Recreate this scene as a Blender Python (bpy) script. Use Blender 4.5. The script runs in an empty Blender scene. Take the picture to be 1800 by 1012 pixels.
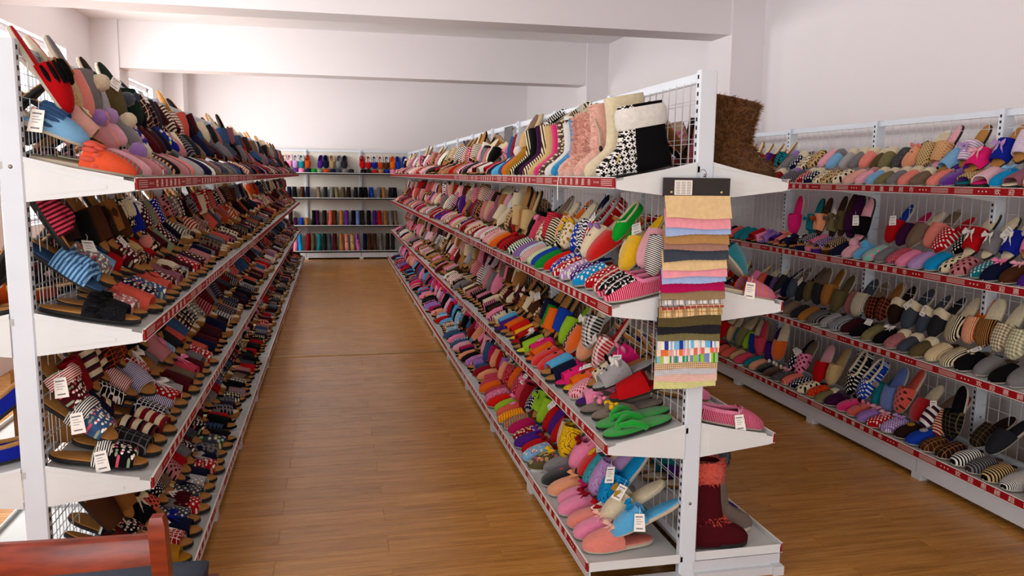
import bpy, math, random
import numpy as np
from mathutils import Matrix, Vector
random.seed(7); RNG = np.random.default_rng(7)
SC = bpy.context.scene; COL = SC.collection

# ------------------------------------------------------------------ camera
F_PX, YAW, PITCH, ROLL, CAM_H = 1407.8, .218, -.1399, .0123, 1.4335
def _cam():
    f = Vector((math.sin(YAW)*math.cos(PITCH), math.cos(YAW)*math.cos(PITCH), math.sin(PITCH)))
    r = Vector((math.cos(YAW), -math.sin(YAW), 0)); u = r.cross(f)
    c, s = math.cos(ROLL), math.sin(ROLL)
    r2 = c*r + s*u; u2 = -s*r + c*u
    cd = bpy.data.cameras.new('camera'); cd.sensor_width = 36; cd.lens = F_PX/1800*36; cd.clip_start = .05
    o = bpy.data.objects.new('camera', cd); COL.objects.link(o)
    m = Matrix((r2, u2, -f)).transposed().to_4x4(); m.translation = (0, 0, CAM_H)
    o.matrix_world = m; SC.camera = o
_cam()
# ------------------------------------------------------------------ world, daylight, exposure
SC.view_settings.view_transform = 'Standard'; SC.view_settings.look = 'None'
SC.view_settings.gamma = 1; SC.view_settings.use_curve_mapping = False
SC.view_settings.exposure = -0.42
SC.cycles.use_denoising = True
SC.cycles.max_bounces = 6; SC.cycles.diffuse_bounces = 4; SC.cycles.glossy_bounces = 2; SC.cycles.transparent_max_bounces = 4
SC.cycles.use_adaptive_sampling = True; SC.cycles.adaptive_threshold = .03; SC.cycles.sample_clamp_indirect = 6
w = bpy.data.worlds.new('overcast_sky'); SC.world = w; w.use_nodes = True
w.node_tree.nodes['Background'].inputs[0].default_value = (.86, .93, 1, 1)
w.node_tree.nodes['Background'].inputs[1].default_value = 1.6
# room layout (metres; y runs down the aisle, away from the camera)
XW_L, XW_R, XP_L, XP_R = -2.58, 3.38, -2.30, 3.10
Y_FRONT, Y_BACK, Z_CEIL, Z_BEAM = -3.2, 14.2, 3.07, 2.56
WIN = [(-.55, 1.25, .95, 2.62), (3.3, 5.1, .95, 2.62), (7.2, 8.97, .95, 2.62), (11.06, 12.88, .95, 2.62)]
FWIN = [(-2.2, -.5, .15, 2.55), (-.3, 1.4, .15, 2.55)]
def window_light(name, loc, rot, sx, sy, power, col=(1, .975, .965)):
    l = bpy.data.lights.new(name, 'AREA'); l.shape = 'RECTANGLE'; l.size = sx; l.size_y = sy
    l.energy = power; l.color = col
    o = bpy.data.objects.new(name, l); COL.objects.link(o); o.location = loc; o.rotation_euler = rot
P_SIDE, P_FRONT = 70, 22
for y0, y1, z0, z1 in WIN:
    window_light('window_daylight', (XW_L-.2, (y0+y1)/2, (z0+z1)/2), (0, math.radians(-90), 0), z1-z0, y1-y0, P_SIDE*(.45 if y0 < 0 else 1)*(y1-y0)*(z1-z0))
for x0, x1, z0, z1 in FWIN:
    window_light('window_daylight', ((x0+x1)/2, Y_FRONT-.2, (z0+z1)/2), (math.radians(90), 0, 0), x1-x0, z1-z0, P_FRONT*(x1-x0)*(z1-z0))

# ------------------------------------------------------------------ colours and materials
HEX = dict(white='f4f2ec', cream='efe3c4', ivory='e8dcc0', beige='d8bd8c', tan='b98850', cork='c39257', camel='a9773f', brown='5d3a22', darkbrown='38241a',
  black='121014', charcoal='35343a', grey='8d8a8c', lightgrey='b9b7b8', slate='545c68', taupe='8a7766', olive='6f6443', khaki='8c8560', sage='93a084',
  red='c01420', crimson='9c1028', maroon='5e1422', burgundy='471321', scarlet='e02418', coral='e2705f', salmon='f09a8c', peach='f0ae86', orange='ef7a1c', burnt='c4561e',
  mustard='b98a2c', yellow='f2c826', lemon='e9e043', lime='a5cf3a', green='1f9a3a', bright='18b23c', darkgreen='233a2c', mint='8fd0bc', teal='1f8f9a', aqua='4cb0bb', cyan='1aa2d6', sky='6cbfea', lightblue='8fc0e2',
  blue='1f4fb4', royal='1c2f9c', navy='1a2046', denim='4a6a92', periwinkle='7b90c8', lilac='a886c8', lavender='c3a3d3', purple='5b2a8c', violet='7a3aa6', plum='4d1c4c', mauve='a5707f',
  pink='f59abb', lightpink='f3b9c4', hotpink='ea2f86', rose='d7566f', dustpink='cf8f92', blush='eab7a8', magenta='c01f6a', gold='c9a03c', brightcoral='ee6e48', palepink='f6cabb')
def lin(h):
    if h in HEX: h = HEX[h]
    c = [int(h[i:i+2], 16)/255 for i in (0, 2, 4)]
    return tuple((x/12.92 if x <= .04045 else ((x+.055)/1.055)**2.4) for x in c) + (1,)
def deep(c): return tuple(x**1.22*.92 for x in c[:3])+(1,)
MATS = {}
class NT:
    """small helper to wire shader nodes"""
    def __init__(s, name):
        m = bpy.data.materials.new(name); m.use_nodes = True; s.m = m; s.t = m.node_tree; s.b = s.t.nodes['Principled BSDF']
    def n(s, typ, **k):
        nd = s.t.nodes.new(typ)
        for a, v in k.items():
            if a.startswith('i_'): nd.inputs[int(a[2:]) if a[2:].isdigit() else a[2:]].default_value = v
            else: setattr(nd, a, v)
        return nd
    def l(s, a, b): s.t.links.new(a, b)
    def math(s, op, a, b=None, c=None):
        nd = s.n('ShaderNodeMath', operation=op)
        for i, v in enumerate((a, b, c)):
            if v is None: continue
            if isinstance(v, (int, float)): nd.inputs[i].default_value = v
            else: s.l(v, nd.inputs[i])
        return nd.outputs[0]
    def mix(s, fac, a, b):
        nd = s.n('ShaderNodeMix', data_type='RGBA')
        for sock, v in ((nd.inputs[0], fac), (nd.inputs[6], a), (nd.inputs[7], b)):
            if isinstance(v, (int, float)) or isinstance(v, tuple): sock.default_value = v
            else: s.l(v, sock)
        return nd.outputs[2]
    def bump(s, h, strength=.4, dist=.002):
        nd = s.n('ShaderNodeBump', i_Strength=strength, i_Distance=dist); s.l(h, nd.inputs['Height']); s.l(nd.outputs[0], s.b.inputs['Normal'])
def plain(name, col, rough=.5, metal=0, spec=.5):
    k = ('plain', name)
    if k in MATS: return MATS[k]
    t = NT(name); t.b.inputs['Base Color'].default_value = lin(col) if isinstance(col, str) else col
    t.b.inputs['Roughness'].default_value = rough; t.b.inputs['Metallic'].default_value = metal; t.b.inputs['Specular IOR Level'].default_value = spec
    MATS[k] = t.m; return t.m
def fabric(c1, pat='-', c2='white', plane='xy', fuzzy=False):
    """woven or fleecy cloth with a repeating print, in the part's own coordinates"""
    key = ('fab', c1, pat, c2, plane, fuzzy)
    if key in MATS: return MATS[key]
    t = NT('%s_%s_fabric' % (c1, {'-': 'plain'}.get(pat, pat)))
    A, B = deep(lin(c1)), deep(lin(c2))
    tc = t.n('ShaderNodeTexCoord'); sx = t.n('ShaderNodeSeparateXYZ'); t.l(tc.outputs['Object'], sx.inputs[0])
    X = sx.outputs[0]; Y = sx.outputs[1] if plane == 'xy' else sx.outputs[2]
    cv = t.n('ShaderNodeCombineXYZ'); t.l(X, cv.inputs[0]); t.l(Y, cv.inputs[1]); V = cv.outputs[0]
    band = lambda v, per, duty: t.math('LESS_THAN', t.math('FRACT', t.math('MULTIPLY_ADD', v, 1/per, 50.0)), duty)
    nz = t.n('ShaderNodeTexNoise', i_Scale=60.0, i_Detail=3.0); t.l(tc.outputs['Object'], nz.inputs['Vector'])
    if pat == '-': col = None
    elif pat == 'stripe': col = t.mix(band(X, .012, .5), A, B)
    elif pat == 'pinstripe': col = t.mix(band(Y, .008, .45), A, B)
    elif pat == 'finestripe': col = t.mix(band(X, .0062, .5), A, B)
    elif pat == 'bands':
        c = t.mix(band(X, .034, .5), A, B); col = t.mix(band(t.math('ADD', X, .008), .034, .2), c, lin('maroon'))
    elif pat in ('dots', 'bigdots', 'tinydots'):
        sc = {'dots': 62.0, 'bigdots': 40.0, 'tinydots': 95.0}[pat]
        vo = t.n('ShaderNodeTexVoronoi', voronoi_dimensions='2D', i_Scale=sc, i_Randomness=.0)
        rt = t.n('ShaderNodeMapping', i_Rotation=(0, 0, .78)); t.l(V, rt.inputs[0]); t.l(rt.outputs[0], vo.inputs['Vector'])
        col = t.mix(t.math('LESS_THAN', vo.outputs['Distance'], .27), A, B)
    elif pat == 'floral':
        vo = t.n('ShaderNodeTexVoronoi', voronoi_dimensions='2D', i_Scale=85.0); t.l(V, vo.inputs['Vector'])
        hs = t.n('ShaderNodeSeparateColor'); t.l(vo.outputs['Color'], hs.inputs[0])
        r = t.n('ShaderNodeValToRGB'); r.color_ramp.interpolation = 'CONSTANT'
        e = r.color_ramp.elements; e[0].color = lin('white'); e[1].position = .45; e[1].color = lin('rose')
        for p_, c_ in ((.62, 'cream'), (.78, 'sage'), (.88, c2)): q = e.new(p_); q.color = lin(c_)
        t.l(hs.outputs[0], r.inputs[0]); col = t.mix(t.math('LESS_THAN', vo.outputs['Distance'], .33), A, r.outputs[0])
    elif pat in ('gingham', 'minicheck'):
        pr = .014 if pat == 'gingham' else .007
        a, b = band(X, pr, .5), band(Y, pr, .5)
        col = t.mix(t.math('MULTIPLY', t.math('ADD', a, b), .5), B, A)
    elif pat == 'plaid':
        a = t.math('MAXIMUM', band(X, .021, .1), band(Y, .021, .1)); d = t.math('MAXIMUM', band(t.math('ADD', X, .006), .042, .45), band(t.math('ADD', Y, .01), .042, .4))
        c = t.mix(t.math('MULTIPLY', d, .45), A, lin('black')); col = t.mix(a, c, B)
    elif pat == 'lattice':
        nd = t.n('ShaderNodeTexVoronoi', feature='DISTANCE_TO_EDGE', voronoi_dimensions='2D', i_Scale=70.0, i_Randomness=.45); t.l(V, nd.inputs['Vector'])
        col = t.mix(t.math('LESS_THAN', nd.outputs['Distance'], .1), A, B)
    elif pat == 'leopard':
        vo = t.n('ShaderNodeTexVoronoi', voronoi_dimensions='2D', i_Scale=68.0); t.l(V, vo.inputs['Vector'])
        d = t.math('ADD', vo.outputs['Distance'], t.math('MULTIPLY', nz.outputs[0], .2)); col = t.mix(t.math('LESS_THAN', d, .42), A, B)
    elif pat == 'zebra':
        wv = t.n('ShaderNodeTexWave', i_Scale=26.0, i_Distortion=9.0, i_Detail=1.0); wv.inputs['Detail Scale'].default_value = 1.2; t.l(V, wv.inputs['Vector'])
        col = t.mix(t.math('GREATER_THAN', wv.outputs[1], .5), A, B)
    elif pat == 'nordic':
        vo = t.n('ShaderNodeTexChecker', i_Scale=130.0); rt = t.n('ShaderNodeMapping', i_Rotation=(0, 0, .78)); t.l(V, rt.inputs[0]); t.l(rt.outputs[0], vo.inputs['Vector'])
        vn = t.n('ShaderNodeTexVoronoi', voronoi_dimensions='2D', i_Scale=34.0, i_Randomness=0.0); t.l(V, vn.inputs['Vector'])
        ring = t.math('MULTIPLY', t.math('GREATER_THAN', vn.outputs['Distance'], .2), t.math('LESS_THAN', vn.outputs['Distance'], .42))
        m = t.math('MAXIMUM', t.math('MULTIPLY', vo.outputs[1], ring), band(Y, .058, .1)); col = t.mix(m, A, B)
    elif pat == 'nordicfront':
        vo = t.n('ShaderNodeTexVoronoi', voronoi_dimensions='2D', i_Scale=42.0, i_Randomness=0.1); t.l(V, vo.inputs['Vector'])
        ck = t.n('ShaderNodeTexChecker', i_Scale=190.0); t.l(V, ck.inputs['Vector'])
        ring = t.math('MULTIPLY', t.math('GREATER_THAN', vo.outputs['Distance'], .17), t.math('LESS_THAN', vo.outputs['Distance'], .5))
        m = t.math('MULTIPLY', ring, t.math('GREATER_THAN', t.math('ADD', ck.outputs[1], t.math('LESS_THAN', vo.outputs['Distance'], .34)), .5))
        # the knitted strip runs down the shin and over the instep
        fr = t.math('GREATER_THAN', t.math('ADD', X, t.math('MULTIPLY', Y, .12)), -.128); col = t.mix(t.math('MULTIPLY', m, fr), A, B)
    elif pat == 'print':
        vo = t.n('ShaderNodeTexVoronoi', voronoi_dimensions='2D', i_Scale=45.0); t.l(V, vo.inputs['Vector'])
        hs = t.n('ShaderNodeHueSaturation', i_Saturation=1.0, i_Value=.8); t.l(vo.outputs['Color'], hs.inputs['Color'])
        col = t.mix(t.math('LESS_THAN', vo.outputs['Distance'], .34), A, hs.outputs[0]); col = t.mix(t.math('LESS_THAN', vo.outputs['Distance'], .17), col, B)
    elif pat == 'embroid':
        wv = t.n('ShaderNodeTexWave', wave_type='RINGS', i_Scale=30.0, i_Distortion=22.0, i_Detail=3.0); t.l(V, wv.inputs['Vector'])
        col = t.mix(t.math('GREATER_THAN', wv.outputs[1], .9), A, B)
    elif pat == 'fine': col = t.mix(t.math('MULTIPLY', t.math('ADD', band(X, .0031, .5), band(Y, .0031, .5)), .35), A, B)
    elif pat == 'heather':
        n2 = t.n('ShaderNodeTexNoise', i_Scale=420.0, i_Detail=2.0); t.l(tc.outputs['Object'], n2.inputs['Vector']); col = t.mix(t.math('GREATER_THAN', n2.outputs[0], .54), A, B)
    else: raise ValueError(pat)
    base = t.n('ShaderNodeHueSaturation', i_Color=A)
    if col is not None: t.l(col, base.inputs['Color'])
    t.l(t.math('MULTIPLY_ADD', nz.outputs[0], .35, .83), base.inputs['Value']); t.l(base.outputs[0], t.b.inputs['Base Color'])
    t.b.inputs['Roughness'].default_value = .9; t.b.inputs['Specular IOR Level'].default_value = .15
    f = t.n('ShaderNodeTexNoise', i_Scale=330.0 if fuzzy else 700.0, i_Detail=2.0); t.l(tc.outputs['Object'], f.inputs['Vector'])
    t.bump(f.outputs[0], .9 if fuzzy else .35, .004 if fuzzy else .001)
    if fuzzy: t.b.inputs['Sheen Weight'].default_value = .35; t.b.inputs['Sheen Roughness'].default_value = .5
    MATS[key] = t.m; return t.m
def steel(name, col, rough=.38):
    k = ('steel', name)
    if k in MATS: return MATS[k]
    t = NT(name); tc = t.n('ShaderNodeTexCoord'); nz = t.n('ShaderNodeTexNoise', i_Scale=9.0, i_Detail=5.0); t.l(tc.outputs['Object'], nz.inputs['Vector'])
    h = t.n('ShaderNodeHueSaturation', i_Color=lin(col)); t.l(t.math('MULTIPLY_ADD', nz.outputs[0], .12, .94), h.inputs['Value']); t.l(h.outputs[0], t.b.inputs['Base Color'])
    t.l(t.math('MULTIPLY_ADD', nz.outputs[0], .2, rough-.1), t.b.inputs['Roughness']); t.b.inputs['Specular IOR Level'].default_value = .4
    MATS[k] = t.m; return t.m
def plaster(name, col):
    t = NT(name); tc = t.n('ShaderNodeTexCoord'); nz = t.n('ShaderNodeTexNoise', i_Scale=1.3, i_Detail=6.0); t.l(tc.outputs['Object'], nz.inputs['Vector'])
    h = t.n('ShaderNodeHueSaturation', i_Color=lin(col)); t.l(t.math('MULTIPLY_ADD', nz.outputs[0], .07, .965), h.inputs['Value']); t.l(h.outputs[0], t.b.inputs['Base Color'])
    t.b.inputs['Roughness'].default_value = .85; n2 = t.n('ShaderNodeTexNoise', i_Scale=160.0, i_Detail=3.0); t.l(tc.outputs['Object'], n2.inputs['Vector']); t.bump(n2.outputs[0], .08, .002)
    return t.m
M_WALL = plaster('wall_paint', 'ebe6e7'); M_CEIL = plaster('ceiling_paint', 'ebe7e7')
M_STEEL = steel('powder_coated_steel', 'dde2e3'); M_POST = steel('upright_enamel', 'd9e2ec', .34); M_SHELF = steel('shelf_enamel', 'c9ccca', .42)
M_WIRE = plain('white_wire', 'cdd2d6', .4); M_BASE = steel('base_panel_enamel', 'cdd1d6', .45)
M_RED = plain('red_price_strip', '9c0c14', .6, 0, .2); M_WHITE = plain('white_plastic', 'f2f1ee', .45); M_BLACK = plain('black_slot', '08080a', .8)
M_INK = plain('white_lettering', 'e8d8d0', .7, 0, .2)
def wood_floor():
    t = NT('oak_laminate'); tc = t.n('ShaderNodeTexCoord'); geo = t.n('ShaderNodeNewGeometry'); oi = t.n('ShaderNodeObjectInfo')
    off = t.n('ShaderNodeVectorMath', operation='MULTIPLY_ADD'); cb = t.n('ShaderNodeCombineXYZ'); t.l(t.math('MULTIPLY', oi.outputs['Random'], 37.0), cb.inputs[1]); t.l(t.math('MULTIPLY', oi.outputs['Random'], 11.0), cb.inputs[0])
    t.l(geo.outputs['Position'], off.inputs[0]); off.inputs[1].default_value = (.9, 14, 1); t.l(cb.outputs[0], off.inputs[2])
    g = t.n('ShaderNodeTexNoise', i_Scale=2.2, i_Detail=6.0, i_Roughness=.62); t.l(off.outputs[0], g.inputs['Vector'])
    off2 = t.n('ShaderNodeVectorMath', operation='MULTIPLY_ADD'); t.l(geo.outputs['Position'], off2.inputs[0]); off2.inputs[1].default_value = (2.2, 120, 1); t.l(cb.outputs[0], off2.inputs[2])
    g2 = t.n('ShaderNodeTexNoise', i_Scale=1.6, i_Detail=4.0); t.l(off2.outputs[0], g2.inputs['Vector'])
    r = t.n('ShaderNodeValToRGB'); e = r.color_ramp.elements; e[0].position = .32; e[0].color = lin('8a591f'); e[1].position = .68; e[1].color = lin('d19a52'); q = e.new(.5); q.color = lin('b98039')
    t.l(t.math('MULTIPLY_ADD', g.outputs[0], .55, t.math('MULTIPLY', g2.outputs[0], .45)), r.inputs[0])
    h = t.n('ShaderNodeHueSaturation'); t.l(r.outputs[0], h.inputs['Color']); t.l(t.math('MULTIPLY_ADD', oi.outputs['Random'], .16, .92), h.inputs['Value']); t.l(h.outputs[0], t.b.inputs['Base Color'])
    t.l(t.math('MULTIPLY_ADD', g2.outputs[0], .16, .2), t.b.inputs['Roughness']); t.b.inputs['Specular IOR Level'].default_value = .45
    t.bump(g2.outputs[0], .12, .0006); return t.m
M_FLOOR = wood_floor()

# ------------------------------------------------------------------ mesh helpers
class MB:
    def __init__(s): s.v = []; s.f = []
    def add(s, v, f):
        o = len(s.v); s.v += [tuple(map(float, p)) for p in v]; s.f += [tuple(i+o for i in q) for q in f]; return s
    def box(s, x0, y0, z0, x1, y1, z1):
        return s.add([(x0,y0,z0),(x1,y0,z0),(x1,y1,z0),(x0,y1,z0),(x0,y0,z1),(x1,y0,z1),(x1,y1,z1),(x0,y1,z1)],
            [(0,3,2,1),(4,5,6,7),(0,1,5,4),(1,2,6,5),(2,3,7,6),(3,0,4,7)])
    def prism(s, pts, axis, a, b):
        n = len(pts); mk = {'y': lambda p, q: (p[0], q, p[1]), 'x': lambda p, q: (q, p[0], p[1]), 'z': lambda p, q: (p[0], p[1], q)}[axis]
        v = [mk(p, a) for p in pts] + [mk(p, b) for p in pts]
        return s.add(v, [tuple(range(n)), tuple(range(2*n-1, n-1, -1))] + [(i, i+n, (i+1) % n+n, (i+1) % n) for i in range(n)])
    def tube(s, pts, r, n=6, closed=False):
        pts = [Vector(p) for p in pts]; m = len(pts); rings = []; ref = Vector((.3, .2, .93)).normalized()
        for i, p in enumerate(pts):
            d = (pts[(i+1) % m]-pts[i-1]) if closed else (pts[min(i+1, m-1)]-pts[max(i-1, 0)])
            d.normalize(); a = d.cross(ref)
            if a.length < 1e-4: a = d.cross(Vector((1, 0, 0)))
            a.normalize(); b = d.cross(a); rr = r[i] if isinstance(r, (list, tuple)) else r
            rings.append([p+rr*(math.cos(2*math.pi*k/n)*a+math.sin(2*math.pi*k/n)*b) for k in range(n)])
        v = [q for g in rings for q in g]; f = []
        for i in range(m if closed else m-1):
            j = (i+1) % m
            f += [(i*n+k, i*n+(k+1) % n, j*n+(k+1) % n, j*n+k) for k in range(n)]
        if not closed: f += [tuple(range(n-1, -1, -1)), tuple(range((m-1)*n, m*n))]
        return s.add(v, f)
    def ball(s, c, r, nu=8, nv=6, sq=(1, 1, 1)):
        v = [(c[0], c[1], c[2]+r*sq[2])]
        for j in range(1, nv):
            a = math.pi*j/nv
            v += [(c[0]+r*sq[0]*math.sin(a)*math.cos(2*math.pi*k/nu), c[1]+r*sq[1]*math.sin(a)*math.sin(2*math.pi*k/nu), c[2]+r*sq[2]*math.cos(a)) for k in range(nu)]
        v.append((c[0], c[1], c[2]-r*sq[2])); L = len(v)-1; f = []
        for k in range(nu):
            f.append((0, 1+k, 1+(k+1) % nu)); f.append((L, L-nu+(k+1) % nu, L-nu+k))
            for j in range(nv-2): a = 1+j*nu; f.append((a+k, a+nu+k, a+nu+(k+1) % nu, a+(k+1) % nu))
        return s.add(v, f)
    def grid(s, g):
        g = np.asarray(g); n, m = g.shape[:2]
        return s.add(g.reshape(-1, 3), [(i*m+j, i*m+j+1, (i+1)*m+j+1, (i+1)*m+j) for i in range(n-1) for j in range(m-1)])
    def mesh(s, name, smooth=False, slot=True):
        me = bpy.data.meshes.new(name); me.from_pydata(s.v, [], s.f)
        if smooth:
            me.polygons.foreach_set('use_smooth', [True]*len(me.polygons)); me.set_sharp_from_angle(angle=math.radians(50))
        if slot: me.materials.append(None)
        me.update(); return me
def put(name, me, mat=None, parent=None, loc=None, rot=None):
    o = bpy.data.objects.new(name, me); COL.objects.link(o)
    if mat is not None and me is not None and len(me.materials):
        o.material_slots[0].link = 'OBJECT'; o.material_slots[0].material = mat
    if parent is not None: o.parent = parent
    if loc is not None: o.location = loc
    if rot is not None: o.rotation_euler = rot
    return o
def tag(o, label=None, cat=None, group=None, kind=None):
    for k, v in (('label', label), ('category', cat), ('group', group), ('kind', kind)):
        if v: o[k] = v
    return o
def empty(name, loc=(0, 0, 0), rot=(0, 0, 0)):
    o = bpy.data.objects.new(name, None); o.empty_display_size = .05; COL.objects.link(o); o.location = loc; o.rotation_euler = rot; return o
def struct(name, mb, mat, parent=None, smooth=False):
    o = put(name, mb.mesh(name, smooth), mat, parent)
    if parent is None: o['kind'] = 'structure'
    return o

# ------------------------------------------------------------------ room shell
def build_room():
    T = .25
    fl = struct('floor', MB().box(XW_L-T, Y_FRONT-T, -.12, XW_R+T, Y_BACK+T, -.002), M_FLOOR)
    pm = {}
    def plank(x0, x1, y0):
        L = round(x1-x0, 3)
        if L not in pm: pm[L] = MB().prism([(0.0014, -.002), (L-.0014, -.002), (L-.0014, -.0012), (L-.0022, 0), (.0022, 0), (.0014, -.0012)], 'y', .0010, .1390).mesh('plank')
        put('plank', pm[L], M_FLOOR, fl, (x0, y0, 0))
    for i in range(-14, 24):
        y0 = 2.93+.14*i; o = -.24 if i % 2 else .18
        for k in range(-2, 4):
            x0, x1 = o+.84*k, o+.84*(k+1)
            if x1 > -1.2 and x0 < 2.9: plank(x0, x1, y0)
    st = struct('trim_1', MB().prism([(6.37, 0), (6.385, .006), (6.425, .006), (6.44, 0)], 'x', XW_L+.02, XW_R-.02), plain('brass_transition_strip', 'b08a58', .35, .6))
    struct('ceiling', MB().box(XW_L-T, Y_FRONT-T, Z_CEIL, XW_R+T, Y_BACK+T, Z_CEIL+.15), M_CEIL)
    struct('wall_right', MB().box(XW_R, Y_FRONT-T, -.01, XW_R+T, Y_BACK+T, Z_CEIL), M_WALL)
    struct('wall_back', MB().box(XW_L-T, Y_BACK, -.01, XW_R+T, Y_BACK+T, Z_CEIL), M_WALL)
    def holed(mb, a0, a1, holes, mk):
        cur = a0
        for h0, h1, z0, z1 in holes:
            mk(cur, h0, -.01, Z_CEIL); mk(h0, h1, -.01, z0); mk(h0, h1, z1, Z_CEIL); cur = h1
        mk(cur, a1, -.01, Z_CEIL)
    wl = MB(); holed(wl, Y_FRONT-T, Y_BACK+T, WIN, lambda a, b, c, d: wl.box(XW_L-T, a, c, XW_L, b, d)); struct('wall_left', wl, M_WALL)
    wf = MB(); holed(wf, XW_L, XW_R, FWIN, lambda a, b, c, d: wf.box(a, Y_FRONT-T, c, b, Y_FRONT, d)); struct('wall_front', wf, M_WALL)
    for i, y in enumerate((-1.55, 2.25, 6.04, 9.82, 13.72)):
        b = 'trim_%d' % (10+i)
        m = MB().box(XP_R, y, 0, XW_R, y+.42, Z_CEIL) if i < 4 else MB()
        m.box(XW_L, y, 0, XP_L, y+.42 if i < 4 else Y_BACK, Z_CEIL)
        struct(b, m, M_WALL)
        if i < 4: struct('trim_%d' % (20+i), MB().box(XP_L-.02, y+.03, Z_BEAM, XP_R+.02, y+.35, Z_CEIL), M_WALL)
    # windows: aluminium frame, mullion, transom and panes
    al = plain('white_window_frame', 'e6e8ee', .4)
    g = NT('window_glass'); tr = g.n('ShaderNodeBsdfTransparent'); gl = g.n('ShaderNodeBsdfGlossy', i_Roughness=.05); mx = g.n('ShaderNodeMixShader', i_0=.06)
    g.l(tr.outputs[0], mx.inputs[1]); g.l(gl.outputs[0], mx.inputs[2]); g.l(mx.outputs[0], g.t.nodes['Material Output'].inputs[0])
    n = 0
    for vert, lst in ((True, WIN), (False, FWIN)):
        for a0, a1, z0, z1 in lst:
            n += 1; root = tag(empty('window_%d' % n), kind='structure')
            def bx(mb, p0, p1, q0, q1, t0=0, t1=0):
                if vert: mb.box(XW_L-.12-t0, p0, q0, XW_L-.07+t1, p1, q1)
                else: mb.box(p0, Y_FRONT-.12-t0, q0, p1, Y_FRONT-.07+t1, q1)
            fr = MB(); bx(fr, a0, a1, z1-.06, z1); bx(fr, a0, a1, z0, z0+.05); bx(fr, a0, a0+.05, z0, z1); bx(fr, a1-.05, a1, z0, z1)
            put('window_frame', fr.mesh('window_frame'), al, root)
            m2 = MB(); c = (a0+a1)/2; bx(m2, c-.03, c+.03, z0+.05, z1-.06); put('mullion', m2.mesh('mullion'), al, root)
            for s0, s1 in ((a0+.05, c-.03), (c+.03, a1-.05)):
                pn = MB()
                if vert: pn.box(XW_L-.098, s0, z0+.05, XW_L-.093, s1, z1-.06)
                else: pn.box(s0, Y_FRONT-.098, z0+.05, s1, Y_FRONT-.093, z1-.06)
                put('window_pane', pn.mesh('window_pane'), g.m, root)
build_room()

# ------------------------------------------------------------------ display racks
BAY, PW = .9, .062
TILT = math.tan(math.radians(10.5))
class Side:
    """one face of a rack: front plane x, outward sign, front lip heights (top, second, third, base)"""
    def __init__(s, xc, sg, d, db, zs): s.xc, s.sg, s.d, s.db, s.zs = xc, sg, d, db, zs
    def pt(s, i, u, dz=0):
        d = s.db if i == 3 else s.d
        return s.xc+s.sg*(d-u), s.zs[i]-.008+(0 if i == 3 else u*TILT)+dz
RACKS = {}
def lettering_mesh():
    cu = bpy.data.curves.new('lettering', 'FONT'); cu.body = '欢 迎 惠 顾 超 市'; cu.size = .027; cu.align_x = 'CENTER'; cu.align_y = 'CENTER'; cu.space_character = 1.9; cu.extrude = .0003; cu.resolution_u = 2
    o = bpy.data.objects.new('lettering', cu); COL.objects.link(o); bpy.context.view_layer.update()
    src = bpy.data.meshes.new_from_object(o.evaluated_get(bpy.context.evaluated_depsgraph_get()))
    v = np.array([tuple(p.co) for p in src.vertices]); f = [tuple(p.vertices) for p in src.polygons]
    bpy.data.objects.remove(o); bpy.data.curves.remove(cu)
    mb = MB()
    if len(v):
        v[:, 0] *= .40/max(.01, v[:, 0].max()-v[:, 0].min()); v[:, 0] -= (v[:, 0].max()+v[:, 0].min())/2; v[:, 1] -= (v[:, 1].max()+v[:, 1].min())/2
        mb.add(v, f)
    for s in (-1, 1):
        for k in range(3): mb.ball((s*(.245+k*.021), 0, 0), .0042, 6, 4, (1, 1, .1))
        for k in range(4): mb.box(s*.375-.055, -.0098+k*.006, -.0003, s*.375+.055, -.0080+k*.006, .0004)
    return mb.mesh('lettering')
M_LETTER = lettering_mesh()
SHM = {}
def shelf_meshes(d, base):
    k = (round(d, 3), base)
    if k in SHM: return SHM[k]
    t = 0 if base else TILT; r = d-PW/2+.012; L = BAY-.004
    # local frame: x outward, front plane at x=0, y along the bay
    b = MB(); b.prism([(0, -.014), (0, -.034), (-.012, -.034), (-r, -.034+r*t), (-r, -.014+r*t)], 'y', .002, L)   # tray
    b.prism([(0, -.001), (0, -.036), (-.003, -.036), (-.003, -.001)], 'y', .002, L)
    br = MB(); q = r-.012
    if base: br.box(-q, -.001, -.036, -.004, .001, -.003)
    else:
        br.prism([(-.002, -.012), (-.002, -.036), (-.02, -.04), (-q, -.07), (-q, q*t+.002)], 'y', -.0015, .0015)
        br.prism([(-.03, -.004+.03*t), (-.03, -.012+.03*t), (-q, -.012+q*t), (-q, -.004+q*t)], 'y', -.004, .003)
        br.prism([(-.075, -.022), (-.075, -.032), (-q+.03, -.05), (-q+.03, q*t-.03), (-q+.06, q*t-.035)], 'y', -.003, .0)
    ps = MB(); ps.prism([(0, -.034), (0, -.001), (.0015, .0), (.005, -.0012), (.005, -.0335), (.0015, -.035)], 'y', .001, BAY-.001)
    ed = MB(); ed.box(.0005, .001, -.0015, .0062, BAY-.001, .0012); ed.box(.0005, .001, -.0365, .0062, BAY-.001, -.034)
    SHM[k] = (b.mesh('shelf'), br.mesh('bracket'), ps.mesh('price_strip'), ed.mesh('strip_edge')); return SHM[k]
def panel_mesh(z0, z1, dy=.062, dz=.066, r=.0011):
    m = MB(); y = .03
    while y < BAY-.02: m.box(-r, y-r, z0, r, y+r, z1); y += dy
    z = z0+.01
    while z < z1: m.box(-r+.002, .02, z-r, r+.002, BAY-.02, z+r); z += dz
    return m.mesh('wire_panel')
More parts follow.
